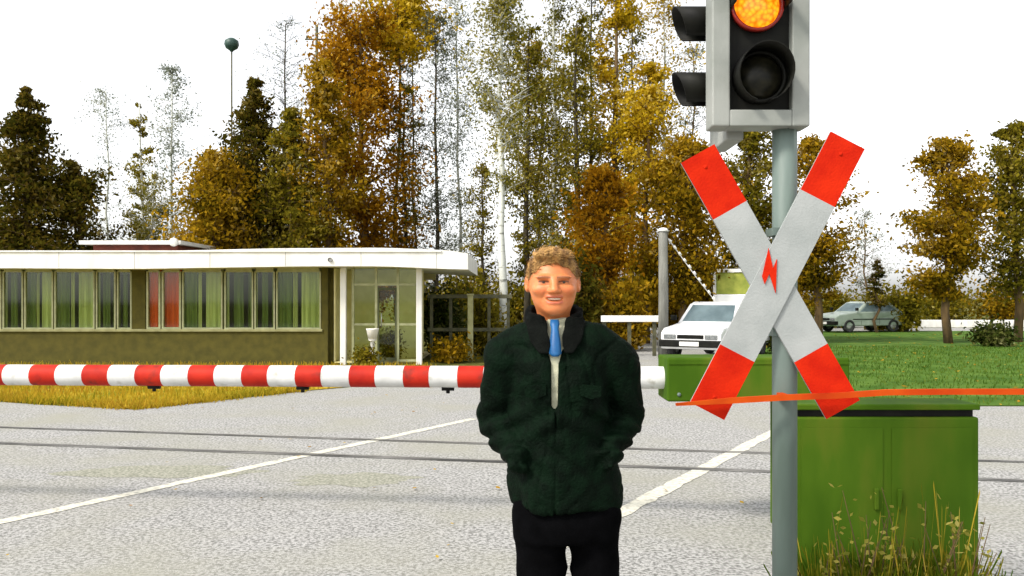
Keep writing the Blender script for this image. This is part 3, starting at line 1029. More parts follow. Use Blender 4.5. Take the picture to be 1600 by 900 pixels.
# low white wall far behind, white rail left of the timber post
o = MB()
o.box((wx(1240, 46), 49.4, 0), (wx(1900, 46), 49.7, .42), bevel=.02)
tag(o.build('low_wall', M_white), 'low white wall along the far edge of the lawn', 'wall')
o = empty('guard_rail', (wx(995, 25), 25, 0), 'short white guard rail on dark posts between the man and the timber post', 'guard rail')
mb = MB()
mb.box((-1.0, -.03, wz(503, 25)), (.62, .03, wz(493, 25)), bevel=.01)
mb.build('rail', M_white, o)
for xx in (-.9, -.2, .5):
    mb = MB()
    mb.box((xx - .05, .032, 0), (xx + .05, .1, wz(495, 25)))
    mb.build('post', M_fence, o)


# ------------------------------------------------------------------ vehicles
def wheel(parent, x, y, r=.31, wdt=.2):
    t = MB()
    Mx = Matrix.Translation((x, y, r)) @ Matrix.Rotation(R(90), 4, 'Y')
    t.lathe([(r * .6, -wdt / 2), (r * .93, -wdt / 2), (r, -wdt * .3), (r, wdt * .3), (r * .93, wdt / 2), (r * .6, wdt / 2), (r * .6, -wdt / 2)], Mx, n=20)
    ty = t.build('wheel', M_tyre, parent)
    h = MB()
    h.lathe([(0, -wdt * .36), (r * .3, -wdt * .38), (r * .59, -wdt * .3), (r * .59, wdt * .3), (r * .3, wdt * .38), (0, wdt * .36)], Mx, n=16)
    h.build('rim', M_rim, ty)


def loft(profile, wids, m, name, parent, bev=.04):
    """side profile (y,z) closed polygon extruded along x with rounded edges"""
    mb = MB()
    a = [mb.bm.verts.new((-w_, y, z)) for (y, z), w_ in zip(profile, wids)]
    b = [mb.bm.verts.new((w_, y, z)) for (y, z), w_ in zip(profile, wids)]
    mb.bm.faces.new(a)
    mb.bm.faces.new(list(reversed(b)))
    n = len(profile)
    for i in range(n):
        mb.bm.faces.new((a[i], b[i], b[(i + 1) % n], a[(i + 1) % n]))
    bmesh.ops.recalc_face_normals(mb.bm, faces=mb.bm.faces)
    bmesh.ops.bevel(mb.bm, geom=list(mb.bm.edges), offset=bev, segments=2, affect='EDGES', profile=.6)
    return mb.build(name, m, parent)


def car(loc, rz, paint, label, van=False, H=1.45, L_=4.0, W=.82):
    o = empty('parked_van' if van else 'parked_car', loc, label, 'van' if van else 'car', 'vehicles parked beyond the crossing', rz)
    if van:
        prof = [(0, .30), (0, .95), (.12, 1.04), (.85, 1.16), (1.35, H - .12), (1.6, H), (L_ - .1, H), (L_, H - .2), (L_, .32)]
    else:
        prof = [(0, .30), (0, .72), (.2, .84), (1.15, .95), (1.75, H - .06), (2.0, H), (3.1, H - .03), (3.75, .98), (L_, .92), (L_, .32)]
    ws = [W] * len(prof)
    for i, (y, z) in enumerate(prof):
        if z > 1.2:
            ws[i] = W * .86
    loft(prof, ws, paint, 'body', o, .05)
    # windscreen laid on the slope
    (ya, za), (yb_, zb) = (prof[3], prof[4])
    d = Vector((0, yb_ - ya, zb - za))
    nrm = Vector((0, -(zb - za), (yb_ - ya))).normalized()
    p0 = Vector((0, ya, za)) + d * .08 + nrm * .004
    p1 = Vector((0, ya, za)) + d * .94 + nrm * .004
    mb = MB()
    mb.poly([(-W * .86, *p0.yz), (W * .86, *p0.yz), (W * .74, *p1.yz), (-W * .74, *p1.yz)])
    bmesh.ops.solidify(mb.bm, geom=mb.bm.faces[:], thickness=-.012)
    mb.build('windscreen', M_carglass, o)
    for s in (-1, 1):
        mb = MB()
        x_ = s * (W * .955 + .004)
        if van:
            q = [(1.12, 1.16), (1.5, H - .16), (2.3, H - .16), (2.3, 1.16)]
        else:
            q = [(1.35, .98), (1.85, H - .10), (3.0, H - .12), (3.5, .99)]
        xs_ = [s * (W + .003) if z < 1.2 else s * (W * .88 + .012) for y, z in q]
        mb.poly([(xx, y, z) for xx, (y, z) in zip(xs_, q)])
        bmesh.ops.solidify(mb.bm, geom=mb.bm.faces[:], thickness=.012)
        mb.build('side_window', M_carglass, o)
        mb = MB()
        mb.box((s * .56 - .17, -.022, .565), (s * .56 + .17, .03, .685), bevel=.015)
        mb.build('headlight', M_chrome, o)
        mb = MB()
        mb.box((s * (W + .09) - .08, 1.05, 1.02), (s * (W + .09) + .08, 1.14, 1.16), bevel=.02)
        mb.build('mirror', M_black, o)
    mb = MB()
    mb.box((-.36, -.018, .575), (.36, .03, .675), bevel=.01)
    for k in range(4):
        mb.box((-.35, -.024, .585 + k * .025), (.35, -.019, .590 + k * .025))
    mb.build('grille', M_black, o)
    mb = MB()
    mb.box((-W - .02, -.08, .36), (W + .02, .12, .54), bevel=.03)
    bp = mb.build('bumper', M_black, o)
    mb = MB()
    mb.box((-.26, -.094, .39), (.26, -.083, .50))
    mb.build('number_plate', M_white, bp)
    for s in (-1, 1):
        for yy in (1.42, 2.45):
            mb = MB()
            mb.box((s * (W + .0005) - .004, yy - .006, .36), (s * (W + .0005) + .004, yy + .006, .93))
            mb.build('door_gap', M_black, o)
        mb = MB()
        mb.box((s * (W + .002) - .012, .95, .60), (s * (W + .002) + .012, 3.3, .645), bevel=.004)
        mb.build('rub_strip', M_black, o)
    for x_ in (-W + .08, W - .08):
        for y_ in (.75, L_ - .75):
            wheel(o, x_, y_)
    return o


car((wx(1076, 23.2), 23.0, 0.004), R(-33), M_carwhite, 'white car facing the boom, partly hidden behind the crossed boards', H=1.52, L_=4.1, W=.82)
car((wx(1292, 42), 42.3, 0.014), R(-72), M_cargrey, 'grey green car parked far behind the lawn right of the crossed boards')

# second taller vehicle: white framed truck with a yellow green load cover behind the white car
o = empty('delivery_truck', (wx(1150, 31), 30.2, 0.004), 'tall white framed truck with a yellow green panel behind the white car', 'truck', rz=R(-14))
mb = MB()
mb.box((-.95, 0, .55), (.95, 4.2, 1.75), bevel=.04)
mb.build('body', M_carwhite, o)
mb = MB()
zt2 = wz(420, 30)
for lo, hi in (((-.95, .0, 1.752), (-.85, .1, zt2)), ((.85, .0, 1.752), (.95, .1, zt2)), ((-.95, .002, zt2 - .11), (.95, .098, zt2 + .003)),
               ((-.95, 4.1, 1.752), (-.85, 4.2, zt2)), ((.85, 4.1, 1.752), (.95, 4.2, zt2)), ((-.95, .1, zt2 - .1), (-.85, 4.1, zt2)), ((.85, .1, zt2 - .1), (.95, 4.1, zt2))):
    mb.box(lo, hi)
mb.build('frame', M_white, o)
mb = MB()
mb.box((-.84, .05, 1.76), (.84, .09, zt2 - .12))
mb.build('panel', mat('yellow_green_tarpaulin', (0.36, 0.38, 0.06), (0.2, 0.24, 0.03), scale=3, rough=.7), o)
for x_ in (-.8, .8):
    for y_ in (.8, 3.4):
        wheel(o, x_, y_, .42, .25)

# ------------------------------------------------------------------ barrier with striped boom
bar = empty('crossing_barrier', (wx(1300, 6.3), 6.3, 0), 'red and white striped barrier boom held by a green drive housing across the road', 'barrier')
bx, by = bar.location.x, bar.location.y


def boom_pt(px):
    t = (px - 216) / (1040 - 216)
    d = 6.75 + (6.3 - 6.75) * t
    py = 586.5 + (590 - 586.5) * t
    return Vector((wx(px, d) - bx, d - by, wz(py, d)))


mb = MB()
edges = []
px = 1060.0
reds = []
c = 737.0
while c > -700:
    reds.append((c - 20, c + 20))
    c -= 84.0 - (737 - c) * .004
cuts = [(1062, 0)]
cur = 1062
for a, b in reds:
    if b < cur:
        mb.tube([boom_pt(cur), boom_pt(b)], .079, n=20, mi=0, caps=False)
    mb.tube([boom_pt(b), boom_pt(a)], .0795, n=20, mi=1, caps=False)
    cur = a
mb.tube([boom_pt(cur), boom_pt(cur - 30)], .079, n=20, mi=0)
boom = mb.build('boom', [M_white_boom, M_red_boom], bar)
for px in (241, 473, 700):
    mb = MB()
    p = boom_pt(px)
    mb.tube([p + Vector((-.045, 0, -.082)), p + Vector((.045, 0, -.082))], .02, n=8)
    mb.tube([p + Vector((0, 0, -.12)), p + Vector((0, 0, -.075))], .014, n=8)
    mb.build('hanger', M_black, boom)
hx0, hx1 = wx(1040, 6.2) - bx, wx(1322, 6.2) - bx
hz0, hz1 = wz(626, 6.2), wz(558, 6.2)
mb = MB()
mb.box((hx0, -.17, hz0), (hx1, .22, hz1), bevel=.012)
mb.box((hx0 + .01, -.176, hz1 - .045), (hx1 - .01, -.1705, hz1 - .03))
hs_ = mb.build('drive_housing', M_green_box, bar)
mb = MB()
for xx in (hx0 + .08, hx0 + .42, hx1 - .42, hx1 - .08):
    mb.lathe([(0, -.008), (.012, -.006), (.014, 0)], Matrix.Translation((xx, -.172, hz0 + .05)) @ Matrix.Rotation(R(90), 4, 'X') @ Matrix.Scale(-1, 4, (0, 0, 1)), n=8)
mb.build('bolt', M_grey_post, hs_)
mb = MB()
mb.box((hx1 - .45, -.12, 0), (hx1 - .12, .17, hz0 - .002), bevel=.012)
mb.build('pedestal', M_green_box, bar)

# green cabinet in front
CD = 4.25
cb_ = empty('relay_cabinet', (wx(1386, CD), CD, 0), 'green steel cabinet with a black painted shade strip under its lid standing right of the signal post', 'cabinet')
cw = (1530 - 1242) / 2 / F * CD
ch = wz(652, CD)
mb = MB()
mb.box((-cw, 0, .06), (cw, .26, ch), bevel=.01)
mb.box((-cw + .03, .03, 0), (cw - .03, .23, .058))
mb.build('body', M_green_box, cb_)
mb = MB()
mb.box((-cw + .02, .02, ch + .002), (cw - .02, .24, ch + .032))
mb.build('lid_shadow', M_black, cb_)  # black filler strip standing in for the shadow under the lid
mb = MB()
mb.box((-cw - .004, -.006, ch + .034), (cw + .004, .266, ch + .062), bevel=.006)
mb.build('lid', M_green_box, cb_)
for s in (-1, 1):
    mb = MB()
    x0_, x1_ = (s * .022, s * (cw - .03))
    mb.box((min(x0_, x1_), -.005, .14), (max(x0_, x1_), -.001, ch - .05))
    dd = mb.build('door', M_green_box, cb_)
    mb = MB()
    for k in range(5):
        mb.box((s * cw * .5 - .09, -.010, .26 + k * .03), (s * cw * .5 + .09, -.0055, .272 + k * .03))
    mb.build('vent', M_green_box, dd)
    mb = MB()
    mb.box((s * .055 - .010, -.022, .62), (s * .055 + .010, -.0055, .72), bevel=.004)
    mb.build('handle', M_green_box, dd)


# ------------------------------------------------------------------ signal with crossed boards
def crossing_signal(px_post, sgn, label):
    D = 3.5
    k = F / 3.4                                   # pixels per metre at the boards
    o = empty('crossing_signal', (wx(px_post, D), D, 0), label, 'crossing signal')

    def X(px):                                    # pixel offset from the near post -> local x (mirrored copy for sgn = -1)
        return sgn * ((px - 800) / k - wx(px_post, D))

    def Z(py):
        return EYE - (py - HORIZON) / k
    k2 = F / 3.435                                # pixels per metre at the crossed boards

    def BX(px):
        return sgn * ((px - 800) / k2 - wx(px_post, D))

    def BZ(py):
        return EYE - (py - HORIZON) / k2
    mb = MB()
    mb.tube([(0, 0, 0), (0, 0, 3.05)], .0475, n=24)
    mb.lathe([(.09, 0), (.09, .02), (.055, .05), (.0485, .08)], Matrix.Identity(4), n=20)
    mb.build('post', M_grey_post, o)
    # boards
    for i, (a, b) in enumerate((((1090, 240), (1317, 640)), ((1323, 220), (1104, 642)))):
        A = Vector((BX(a[0]), 0, BZ(a[1])))
        B = Vector((BX(b[0]), 0, BZ(b[1])))
        u = (B - A).normalized()
        n = Vector((-u.z, 0, u.x))
        Ln = (B - A).length
        hw = .073
        red = .25
        y = -.062 - i * .010
        mb = MB()
        for (s0, s1, mi) in ((0, red, 1), (red, Ln - red, 0), (Ln - red, Ln, 1)):
            pts = [A + u * s0 - n * hw, A + u * s1 - n * hw, A + u * s1 + n * hw, A + u * s0 + n * hw]
            mb.prism([(p.x, p.z) for p in pts], y - .006, y, mi=mi)
        # turned back rim along the long edges
        for s in (-1, 1):
            pts = [A + n * hw * s, B + n * hw * s, B + n * (hw * s - .003 * s), A + n * (hw * s - .003 * s)]
            mb.prism([(p.x, p.z) for p in pts], y + .0005, y + .009, mi=0)
        bo = mb.build('crossbuck_board', [M_white_sign, M_red_sign], o)
        for t in (.06, Ln - .06):
            rv = MB()
            p = A + u * t
            rv.lathe([(0, -.003), (.006, -.0025), (.008, 0)], Matrix.Translation((p.x, y - .0065, p.z)) @ Matrix.Rotation(R(-90), 4, 'X') @ Matrix.Scale(1, 4), n=8)
            rv.build('rivet', bo.data.materials[1], bo)
    # lightning flash
    bolt = [(1199, 388), (1206, 420), (1212, 405), (1210, 458), (1200, 428), (1193, 444), (1189, 432)]
    pts = [(BX(p), BZ(q)) for p, q in bolt]
    mb = MB()
    mb.prism(pts, -.0835, -.0785)
    mb.build('lightning_emblem', M_red_sign, o)
    for z in (Z(360), Z(520)):
        mb = MB()
        mb.box((-.06, -.05, z - .015), (.06, .052, z + .015))
        mb.build('clamp', M_grey_post, o)
    # front signal head
    L_, Rr = X(1113), X(1266)
    if L_ > Rr:
        L_, Rr = Rr, L_
    zb, ztop = Z(197), Z(-85)
    yf, ybk = -.10, .02
    ix0, ix1 = sorted((X(1141), X(1238)))
    iz0, iz1 = Z(171), ztop - .055
    mb = MB()
    mb.box((L_, yf, zb), (ix0, ybk, ztop), bevel=.006)
    mb.box((ix1, yf, zb), (Rr, ybk, ztop), bevel=.006)
    mb.box((ix0, yf + .001, zb + .001), (ix1, ybk, iz0), bevel=.004)
    mb.box((ix0, yf + .001, iz1), (ix1, ybk, ztop - .001), bevel=.004)
    fr = mb.build('signal_frame', M_grey_frame, o)
    mb = MB()
    mb.box((ix0, -.06, iz0), (ix1, .015, iz1))
    mb.build('back_plate', M_black, fr)
    lamps = ((1185, 5, True), (1190, 118, False))
    for (lx, ly, lit) in lamps:
        x, z = X(lx), Z(ly)
        Mx = Matrix.Translation((x, -.062, z)) @ Matrix.Rotation(R(90), 4, 'X')
        mb = MB()
        r = .090 if lit else .088
        mb.lathe([(r, .0), (r * .97, .012), (r * .8, .026), (r * .45, .038), (0, .042)], Mx, n=28)
        mb.build('lamp_lens', M_lamp if lit else M_dark_glass, o)
        mb = MB()
        mb.lathe([(r, 0), (r + .012, 0), (r + .012, .03), (r, .03), (r, 0)], Mx, n=28)
        mb.build('lens_ring', M_redrim if lit else M_black, o)
        mb = MB()
        # half hood over the lens (open below)
        rows = []
        n = 22
        a0, a1 = (-10, 190) if lit else (-75, 255)
        for q in range(n + 1):
            a = R(a0 + (a1 - a0) * q / n)
            cx_, cz_ = math.cos(a), math.sin(a)
            ln = .16 if lit else .15
            ln *= .55 + .45 * max(0, math.sin(a) * .5 + .5)
            ro, ri = r + .016, r + .0125
            rows.append([mb.bm.verts.new((x + cx_ * rr, yy, z + cz_ * rr)) for rr, yy in ((ro, -.062), (ro, -.062 - ln), (ri, -.062 - ln), (ri, -.062))])
        for p, q in zip(rows, rows[1:]):
            for e in range(4):
                f = mb.bm.faces.new((p[e], p[(e + 1) % 4], q[(e + 1) % 4], q[e]))
                f.smooth = e in (0, 2)
        mb.bm.faces.new(rows[0])
        mb.bm.faces.new(list(reversed(rows[-1])))
        mb.build('visor', M_black, o)
    # side head: thin grey housing whose hoods point sideways
    side = sgn * ((1113 - 800) / F * 3.76 - wx(px_post, D))
    sx0, sx1 = sorted((side, side + sgn * .07))
    mb = MB()
    mb.box((sx0 + .002, ybk + .003, Z(210)), (sx1 + .0, ybk + .30, ztop - .01), bevel=.006)
    mb.build('side_housing', M_grey_frame, o)
    for ly in (2, 112):
        z = Z(ly)
        edge = side - sgn * .001
        rows = []
        mb = MB()
        n = 20
        for q in range(n + 1):
            a = R(-60 + 300 * q / n)
            cy_, cz_ = math.cos(a), math.sin(a)
            ln = .185 * (.72 + .28 * (math.sin(a) * .5 + .5))
            ro, ri = .083, .078
            rows.append([mb.bm.verts.new((edge - sgn * tt, ybk + .13 + cy_ * rr, z - .01 + cz_ * rr * .82)) for rr, tt in ((ro, 0), (ro, ln), (ri, ln), (ri, 0))])
        for p, q in zip(rows, rows[1:]):
            for e in range(4):
                f = mb.bm.faces.new((p[e], p[(e + 1) % 4], q[(e + 1) % 4], q[e]))
                f.smooth = e in (0, 2)
        mb.bm.faces.new(rows[0])
        mb.bm.faces.new(list(reversed(rows[-1])))
        mb.build('side_visor', M_black, o)
    return o


crossing_signal(1226, 1, 'tall crossing signal with crossed red tipped boards and lit orange lamp right of the man')

# orange red bar bolted across both posts
mb = MB()
bd = 3.39
path = [(1056, 632), (1140, 626), (1226, 621), (1310, 618), (1385, 613), (1480, 612), (1600, 612), (1714, 612)]
for i in range(len(path) - 1):
    (xa, ya), (xb, yb2) = path[i], path[i + 1]
    ha = 4.5 if 0 < i else 2.0
    hb = 4.5 if i + 1 < len(path) - 1 else 2.0
    P = [(wx(xa, bd), wz(ya + ha, bd)), (wx(xb, bd), wz(yb2 + hb, bd)), (wx(xb, bd), wz(yb2 - hb, bd)), (wx(xa, bd), wz(ya - ha, bd))]
    mb.prism(P, bd - .008, bd + .008)
mb.box((wx(1226, bd) - .012, bd + .0085, wz(624, bd)), (wx(1226, bd) + .012, 3.452, wz(616, bd)))
mb.tube([(wx(1700, bd), bd + .03, 0), (wx(1700, bd), bd + .03, wz(600, bd))], .02, n=10)
tag(mb.build('guard_bar', M_orange_bar), 'thin orange red bar running past the signal post at the lower board tips', 'bar')


# ------------------------------------------------------------------ the man: signed distance fields + surface nets
def surface_nets(field, xs, ys, zs):
    Xg, Yg, Zg = np.meshgrid(xs, ys, zs, indexing='ij')
    v = field(Xg, Yg, Zg).astype(np.float32)
    s = v < 0
    nx, ny, nz = v.shape
    cnt = np.zeros((nx - 1, ny - 1, nz - 1), np.int8)
    acc = np.zeros((nx - 1, ny - 1, nz - 1, 3), np.float32)
    axes = (xs, ys, zs)

    def sl(i, j, k):
        return (slice(i, nx - 1 + i), slice(j, ny - 1 + j), slice(k, nz - 1 + k))
    for ax in range(3):
        oth = [a for a in range(3) if a != ax]
        for c0 in (0, 1):
            for c1 in (0, 1):
                o0 = [0, 0, 0]
                o0[oth[0]], o0[oth[1]] = c0, c1
                o1 = list(o0)
                o1[ax] = 1
                v0, v1 = v[sl(*o0)], v[sl(*o1)]
                cr = (v0 < 0) != (v1 < 0)
                t = np.where(cr, v0 / np.where(cr, v0 - v1, 1), 0)
                cnt += cr
                for a in range(3):
                    if a == ax:
                        acc[..., a] += np.where(cr, t, 0)
                    else:
                        acc[..., a] += np.where(cr, o0[a], 0)
    act = cnt > 0
    idx = np.full(act.shape, -1, np.int64)
    idx[act] = np.arange(act.sum())
    ii = np.argwhere(act)
    fr = acc[act] / cnt[act][:, None]
    P = np.empty((len(ii), 3))
    for a in range(3):
        g_ = axes[a]
        P[:, a] = g_[ii[:, a]] + fr[:, a] * (g_[ii[:, a] + 1] - g_[ii[:, a]])
    faces = []
    for ax in range(3):
        o1, o2 = [(1, 2), (2, 0), (0, 1)][ax]
        a_ = [slice(None)] * 3
        b_ = [slice(None)] * 3
        a_[ax] = slice(0, -1)
        b_[ax] = slice(1, None)
        e = s[tuple(a_)] != s[tuple(b_)]
        flip = s[tuple(a_)]
        loc = np.argwhere(e)
        ok = (loc[:, o1] > 0) & (loc[:, o2] > 0) & (loc[:, o1] < v.shape[o1] - 1) & (loc[:, o2] < v.shape[o2] - 1)
        loc = loc[ok]
        fl = flip[tuple(loc.T)]
        q = []
        for d1, d2 in ((1, 1), (0, 1), (0, 0), (1, 0)):
            c = loc.copy()
            c[:, o1] -= d1
            c[:, o2] -= d2
            q.append(idx[tuple(c.T)])
        q = np.stack(q, 1)
        q[~fl] = q[~fl][:, ::-1]
        faces.append(q)
    return P, np.concatenate(faces)


def smin(a, b, k):
    h = np.clip(.5 + .5 * (b - a) / k, 0, 1)
    return b + (a - b) * h - k * h * (1 - h)


def smax(a, b, k):
    return -smin(-a, -b, k)


def caps(x, y, z, a, b, ra, rb, sy=1.0):
    a, b = np.array(a, float), np.array(b, float)
    d = b - a
    t = np.clip(((x - a[0]) * d[0] + (y - a[1]) * d[1] + (z - a[2]) * d[2]) / (d @ d), 0, 1)
    q = np.sqrt((x - a[0] - t * d[0]) ** 2 + ((y - a[1] - t * d[1]) / sy) ** 2 + (z - a[2] - t * d[2]) ** 2)
    return q - (ra + (rb - ra) * t)


def ell(x, y, z, c, r):
    k0 = np.sqrt(((x - c[0]) / r[0]) ** 2 + ((y - c[1]) / r[1]) ** 2 + ((z - c[2]) / r[2]) ** 2)
    k1 = np.sqrt(((x - c[0]) / r[0] ** 2) ** 2 + ((y - c[1]) / r[1] ** 2) ** 2 + ((z - c[2]) / r[2] ** 2) ** 2) + 1e-9
    return k0 * (k0 - 1) / k1


def tor(x, y, z, prof, ypow=1.0, cx=0.0, cy=0.0):
    """stack of ellipses: prof rows (z, half width, half depth, y centre)"""
    p = np.array(prof)
    w_ = np.interp(z, p[:, 0], p[:, 1])
    d_ = np.interp(z, p[:, 0], p[:, 2])
    c_ = np.interp(z, p[:, 0], p[:, 3])
    e = 2.4
    q = (np.abs((x - cx) / w_) ** e + np.abs((y - c_) / d_) ** e) ** (1 / e)
    rad = (q - 1) * np.minimum(w_, d_)
    return smax(rad, np.maximum(p[0, 0] - z, z - p[-1, 0]), .02)


def folds(x, y, z, seed, f, amp):
    r_ = np.random.default_rng(seed)
    v = 0
    for i in range(6):
        k = r_.normal(0, 1, 3)
        k /= np.linalg.norm(k)
        k *= f * r_.uniform(.6, 1.7)
        v = v + np.sin(k[0] * x + k[1] * y + k[2] * z + r_.uniform(0, 6.3) + 1.3 * np.sin(z * 21 + x * 9 + i))
    return v * amp / 2.5


PX, PY = wx(876, 3.06), 3.06
HX = -.027           # head sits a little left of the body's middle line
HZ = 1.672


CHIN = 1.554


def zd(z):            # real height -> design height of the head
    return CHIN + (z - CHIN - .007) / .905


def za(z):            # design height -> real height
    return CHIN + .007 + (z - CHIN) * .905


WID = 1.07


def head_field(x, y, z):
    x = (x - HX) / WID
    z = zd(z)
    # tilt slightly
    xt = x + (z - HZ) * .03
    d = ell(xt, y - .012, z, (0, .006, HZ + .028), (.076, .098, .090))
    d = smin(d, ell(xt, y, z, (0, -.020, HZ - .042), (.068, .074, .082)), .045)            # jaw and cheeks
    d = smin(d, ell(xt, y, z, (0, -.068, HZ - .098), (.026, .022, .020)), .03)             # chin
    for s in (-1, 1):
        d = smin(d, ell(xt, y, z, (s * .041, -.066, HZ - .026), (.025, .023, .020)), .018)   # cheek raised by smiling
        d = smin(d, ell(xt, y, z, (s * .031, -.082, HZ + .020), (.027, .012, .008)), .012)   # brow
        d = smax(d, -ell(xt, y, z, (s * .031, -.098, HZ + .001), (.021, .0190, .0100)), .006) # narrowed eye
        ear = ell(xt, y, z, (s * .081, .012, HZ - .004), (.010, .020, .031))
        ear = smax(ear, -ell(xt, y, z, (s * .092, .002, HZ - .002), (.010, .012, .020)), .006)
        d = smin(d, ear, .010)
        d = smax(d, -caps(xt, y, z, (s * .021, -.100, HZ - .030), (s * .040, -.083, HZ - .062), .0035, .004), .010)  # smile fold
    d = smin(d, caps(xt, y, z, (0, -.088, HZ + .012), (0, -.108, HZ - .028), .009, .0125), .012)   # nose
    for s in (-1, 1):
        d = smin(d, ell(xt, y, z, (s * .012, -.098, HZ - .032), (.009, .011, .008)), .007)
    d = smin(d, ell(xt, y, z, (0, -.088, HZ - .0525), (.024, .010, .0055)), .007)           # upper lip
    d = smin(d, ell(xt, y, z, (0, -.086, HZ - .0745), (.022, .010, .0065)), .007)           # lower lip
    mo = ell(xt, y, z, (0, -.096, HZ - .0625 + 5.0 * np.minimum(np.abs(xt), .03) ** 2), (.033, .022, .0075))
    d = smax(d, -mo, .003)
    return d


def body_field(x, y, z):
    d = head_field(x, y, z)
    d = smin(d, caps(x, y, z, (HX * .7, .022, 1.45), (HX, .018, 1.62), .060, .054), .03)
    d = smin(d, tor(x, y, z, [(.86, .13, .085, .0), (1.05, .125, .085, 0), (1.3, .135, .085, 0), (1.44, .14, .075, .005), (1.5, .07, .05, .015)]), .04)
    for s in (-1, 1):
        d = smin(d, caps(x, y, z, (s * .155, .005, 1.405), (s * .217, .07, 1.205), .042, .036), .02)
        d = smin(d, caps(x, y, z, (s * .217, .072, 1.205), (s * .170, -.02, 1.11), .034, .024), .015)
        d = smin(d, caps(x, y, z, (s * .170, -.02, 1.11), (s * .125, -.06, 1.06), .028, .030, .7), .015)   # hand inside the pocket
        d = smin(d, caps(x, y, z, (s * .085 + .02, 0, .90), (s * .096 + .032, .0, .50), .070, .052), .03)
        d = smin(d, caps(x, y, z, (s * .096 + .032, 0, .50), (s * .105 + .03, .03, .09), .050, .036), .02)
        d = smin(d, caps(x, y, z, (s * .105 + .03, .04, .05), (s * .115 + .03, -.12, .04), .036, .030), .02)
    return d


ax_x = np.unique(np.concatenate([np.arange(-.30, -.13, .010), np.arange(-.13, .09, .0028), np.arange(.09, .31, .010)]))
ax_y = np.unique(np.concatenate([np.arange(-.18, -.125, .010), np.arange(-.125, .13, .0032), np.arange(.13, .17, .01)]))
ax_z = np.unique(np.concatenate([np.arange(-.01, 1.52, .014), np.arange(1.52, 1.82, .0028)]))
P, Fc = surface_nets(body_field, ax_x, ax_y, ax_z)
m = bpy.data.materials.new('skin')
m.use_nodes = True
t = m.node_tree
b = t.nodes['Principled BSDF']
at = t.nodes.new('ShaderNodeVertexColor')
at.layer_name = 'Col'
nz_ = t.nodes.new('ShaderNodeTexNoise')
nz_.inputs['Scale'].default_value = 45
co_ = t.nodes.new('ShaderNodeTexCoord')
t.links.new(co_.outputs['Object'], nz_.inputs['Vector'])
rmp = t.nodes.new('ShaderNodeValToRGB')
rmp.color_ramp.elements[0].color = (.80, .70, .66, 1)
rmp.color_ramp.elements[1].color = (1, 1, 1, 1)
t.links.new(nz_.outputs['Fac'], rmp.inputs['Fac'])
mxr = t.nodes.new('ShaderNodeMixRGB')
mxr.blend_type = 'MULTIPLY'
mxr.inputs[0].default_value = 1
t.links.new(at.outputs[0], mxr.inputs[1])
t.links.new(rmp.outputs[0], mxr.inputs[2])
t.links.new(mxr.outputs[0], b.inputs['Base Color'])
b.inputs['Roughness'].default_value = .5
b.inputs['Subsurface Weight'].default_value = .15
b.inputs['Subsurface Radius'].default_value = (.012, .004, .002)
b.inputs['Subsurface Scale'].default_value = .5
man = np_mesh('person', P, Fc, m, smooth=True)
man.location = (PX, PY, 0.004)
tag(man, 'smiling man in dark green jacket and blue tie standing before the boom, hands in pockets', 'person')
vz = zd(P[:, 2]) - HZ
vx, vy = (P[:, 0] - HX) / WID + vz * .03, P[:, 1]
colr = np.tile(np.array([.66, .225, .075, 1.0]), (len(P), 1))


def paint(mask, c, k=1.0):
    mk = np.clip(mask, 0, 1)[:, None] * k
    colr[:, :3] = colr[:, :3] * (1 - mk) + np.array(c) * mk


front = vy < -.045
fl = front.astype(float)
g_ = lambda dx, dz, sx, sz: np.exp(-((dx / sx) ** 2 + (dz / sz) ** 2))
for s in (-1, 1):
    paint(fl * g_(vx - s * .042, vz + .03, .018, .014), (.66, .16, .05), .6)           # ruddy cheeks
    paint(fl * (np.abs(vx - s * .031) < .021) * g_(0, vz - (.021 - 6 * (vx - s * .031) ** 2), 1, .0045), (.15, .06, .02), .8)   # eyebrows
    paint(fl * (np.abs(vx - s * .031) < .017) * g_(0, vz - (.0055 - 12 * (vx - s * .031) ** 2), 1, .0030), (.05, .018, .008), .95)  # lash line
    paint(fl * (np.abs(vx - s * .031) < .018) * g_(0, vz + .0055, 1, .0022), (.14, .05, .02), .7)
paint(fl * g_(vx, vz + .022, .013, .013), (.70, .22, .07), .5)                          # nose tip
lip = (np.abs(vx) < .026) & (vy < -.075)
paint(lip * g_(0, vz + .0525 - 5 * vx ** 2, 1, .0045), (.52, .12, .07), .85)
paint(lip * g_(0, vz + .0745 - 7 * vx ** 2, 1, .0055), (.55, .13, .08), .85)
ca = man.data.color_attributes.new('Col', 'FLOAT_COLOR', 'POINT')
ca.data.foreach_set('color', colr.astype(np.float32).ravel())

for s in (-1, 1):
    mb = MB()
    mb.lathe([(0, -.0095), (.006, -.0075), (.0095, 0), (.006, .0075), (0, .0095)], Matrix.Translation((HX + s * .031 * WID, -.0700, za(HZ + .0005))), n=14)
    e = mb.build('eye', M_eye, man)
    mb = MB()
    mb.lathe([(0, .0012), (.003, .001), (.0056, 0)], Matrix.Translation((HX + s * .031 * WID, -.0793, za(HZ + .0005))) @ Matrix.Rotation(R(90), 4, 'X'), n=12)
    mb.build('iris', M_iris, e)
mb = MB()
tp_ = []
for k in range(9):
    xx = -.021 + .042 * k / 8
    tp_.append((HX + xx * WID + .002, -.081 + 12 * xx * xx, za(HZ - .0595 + 5 * xx * xx)))
mb.tube(tp_, [.003] + [.0048] * 7 + [.003], n=8)
mb.build('teeth', M_teeth, man)


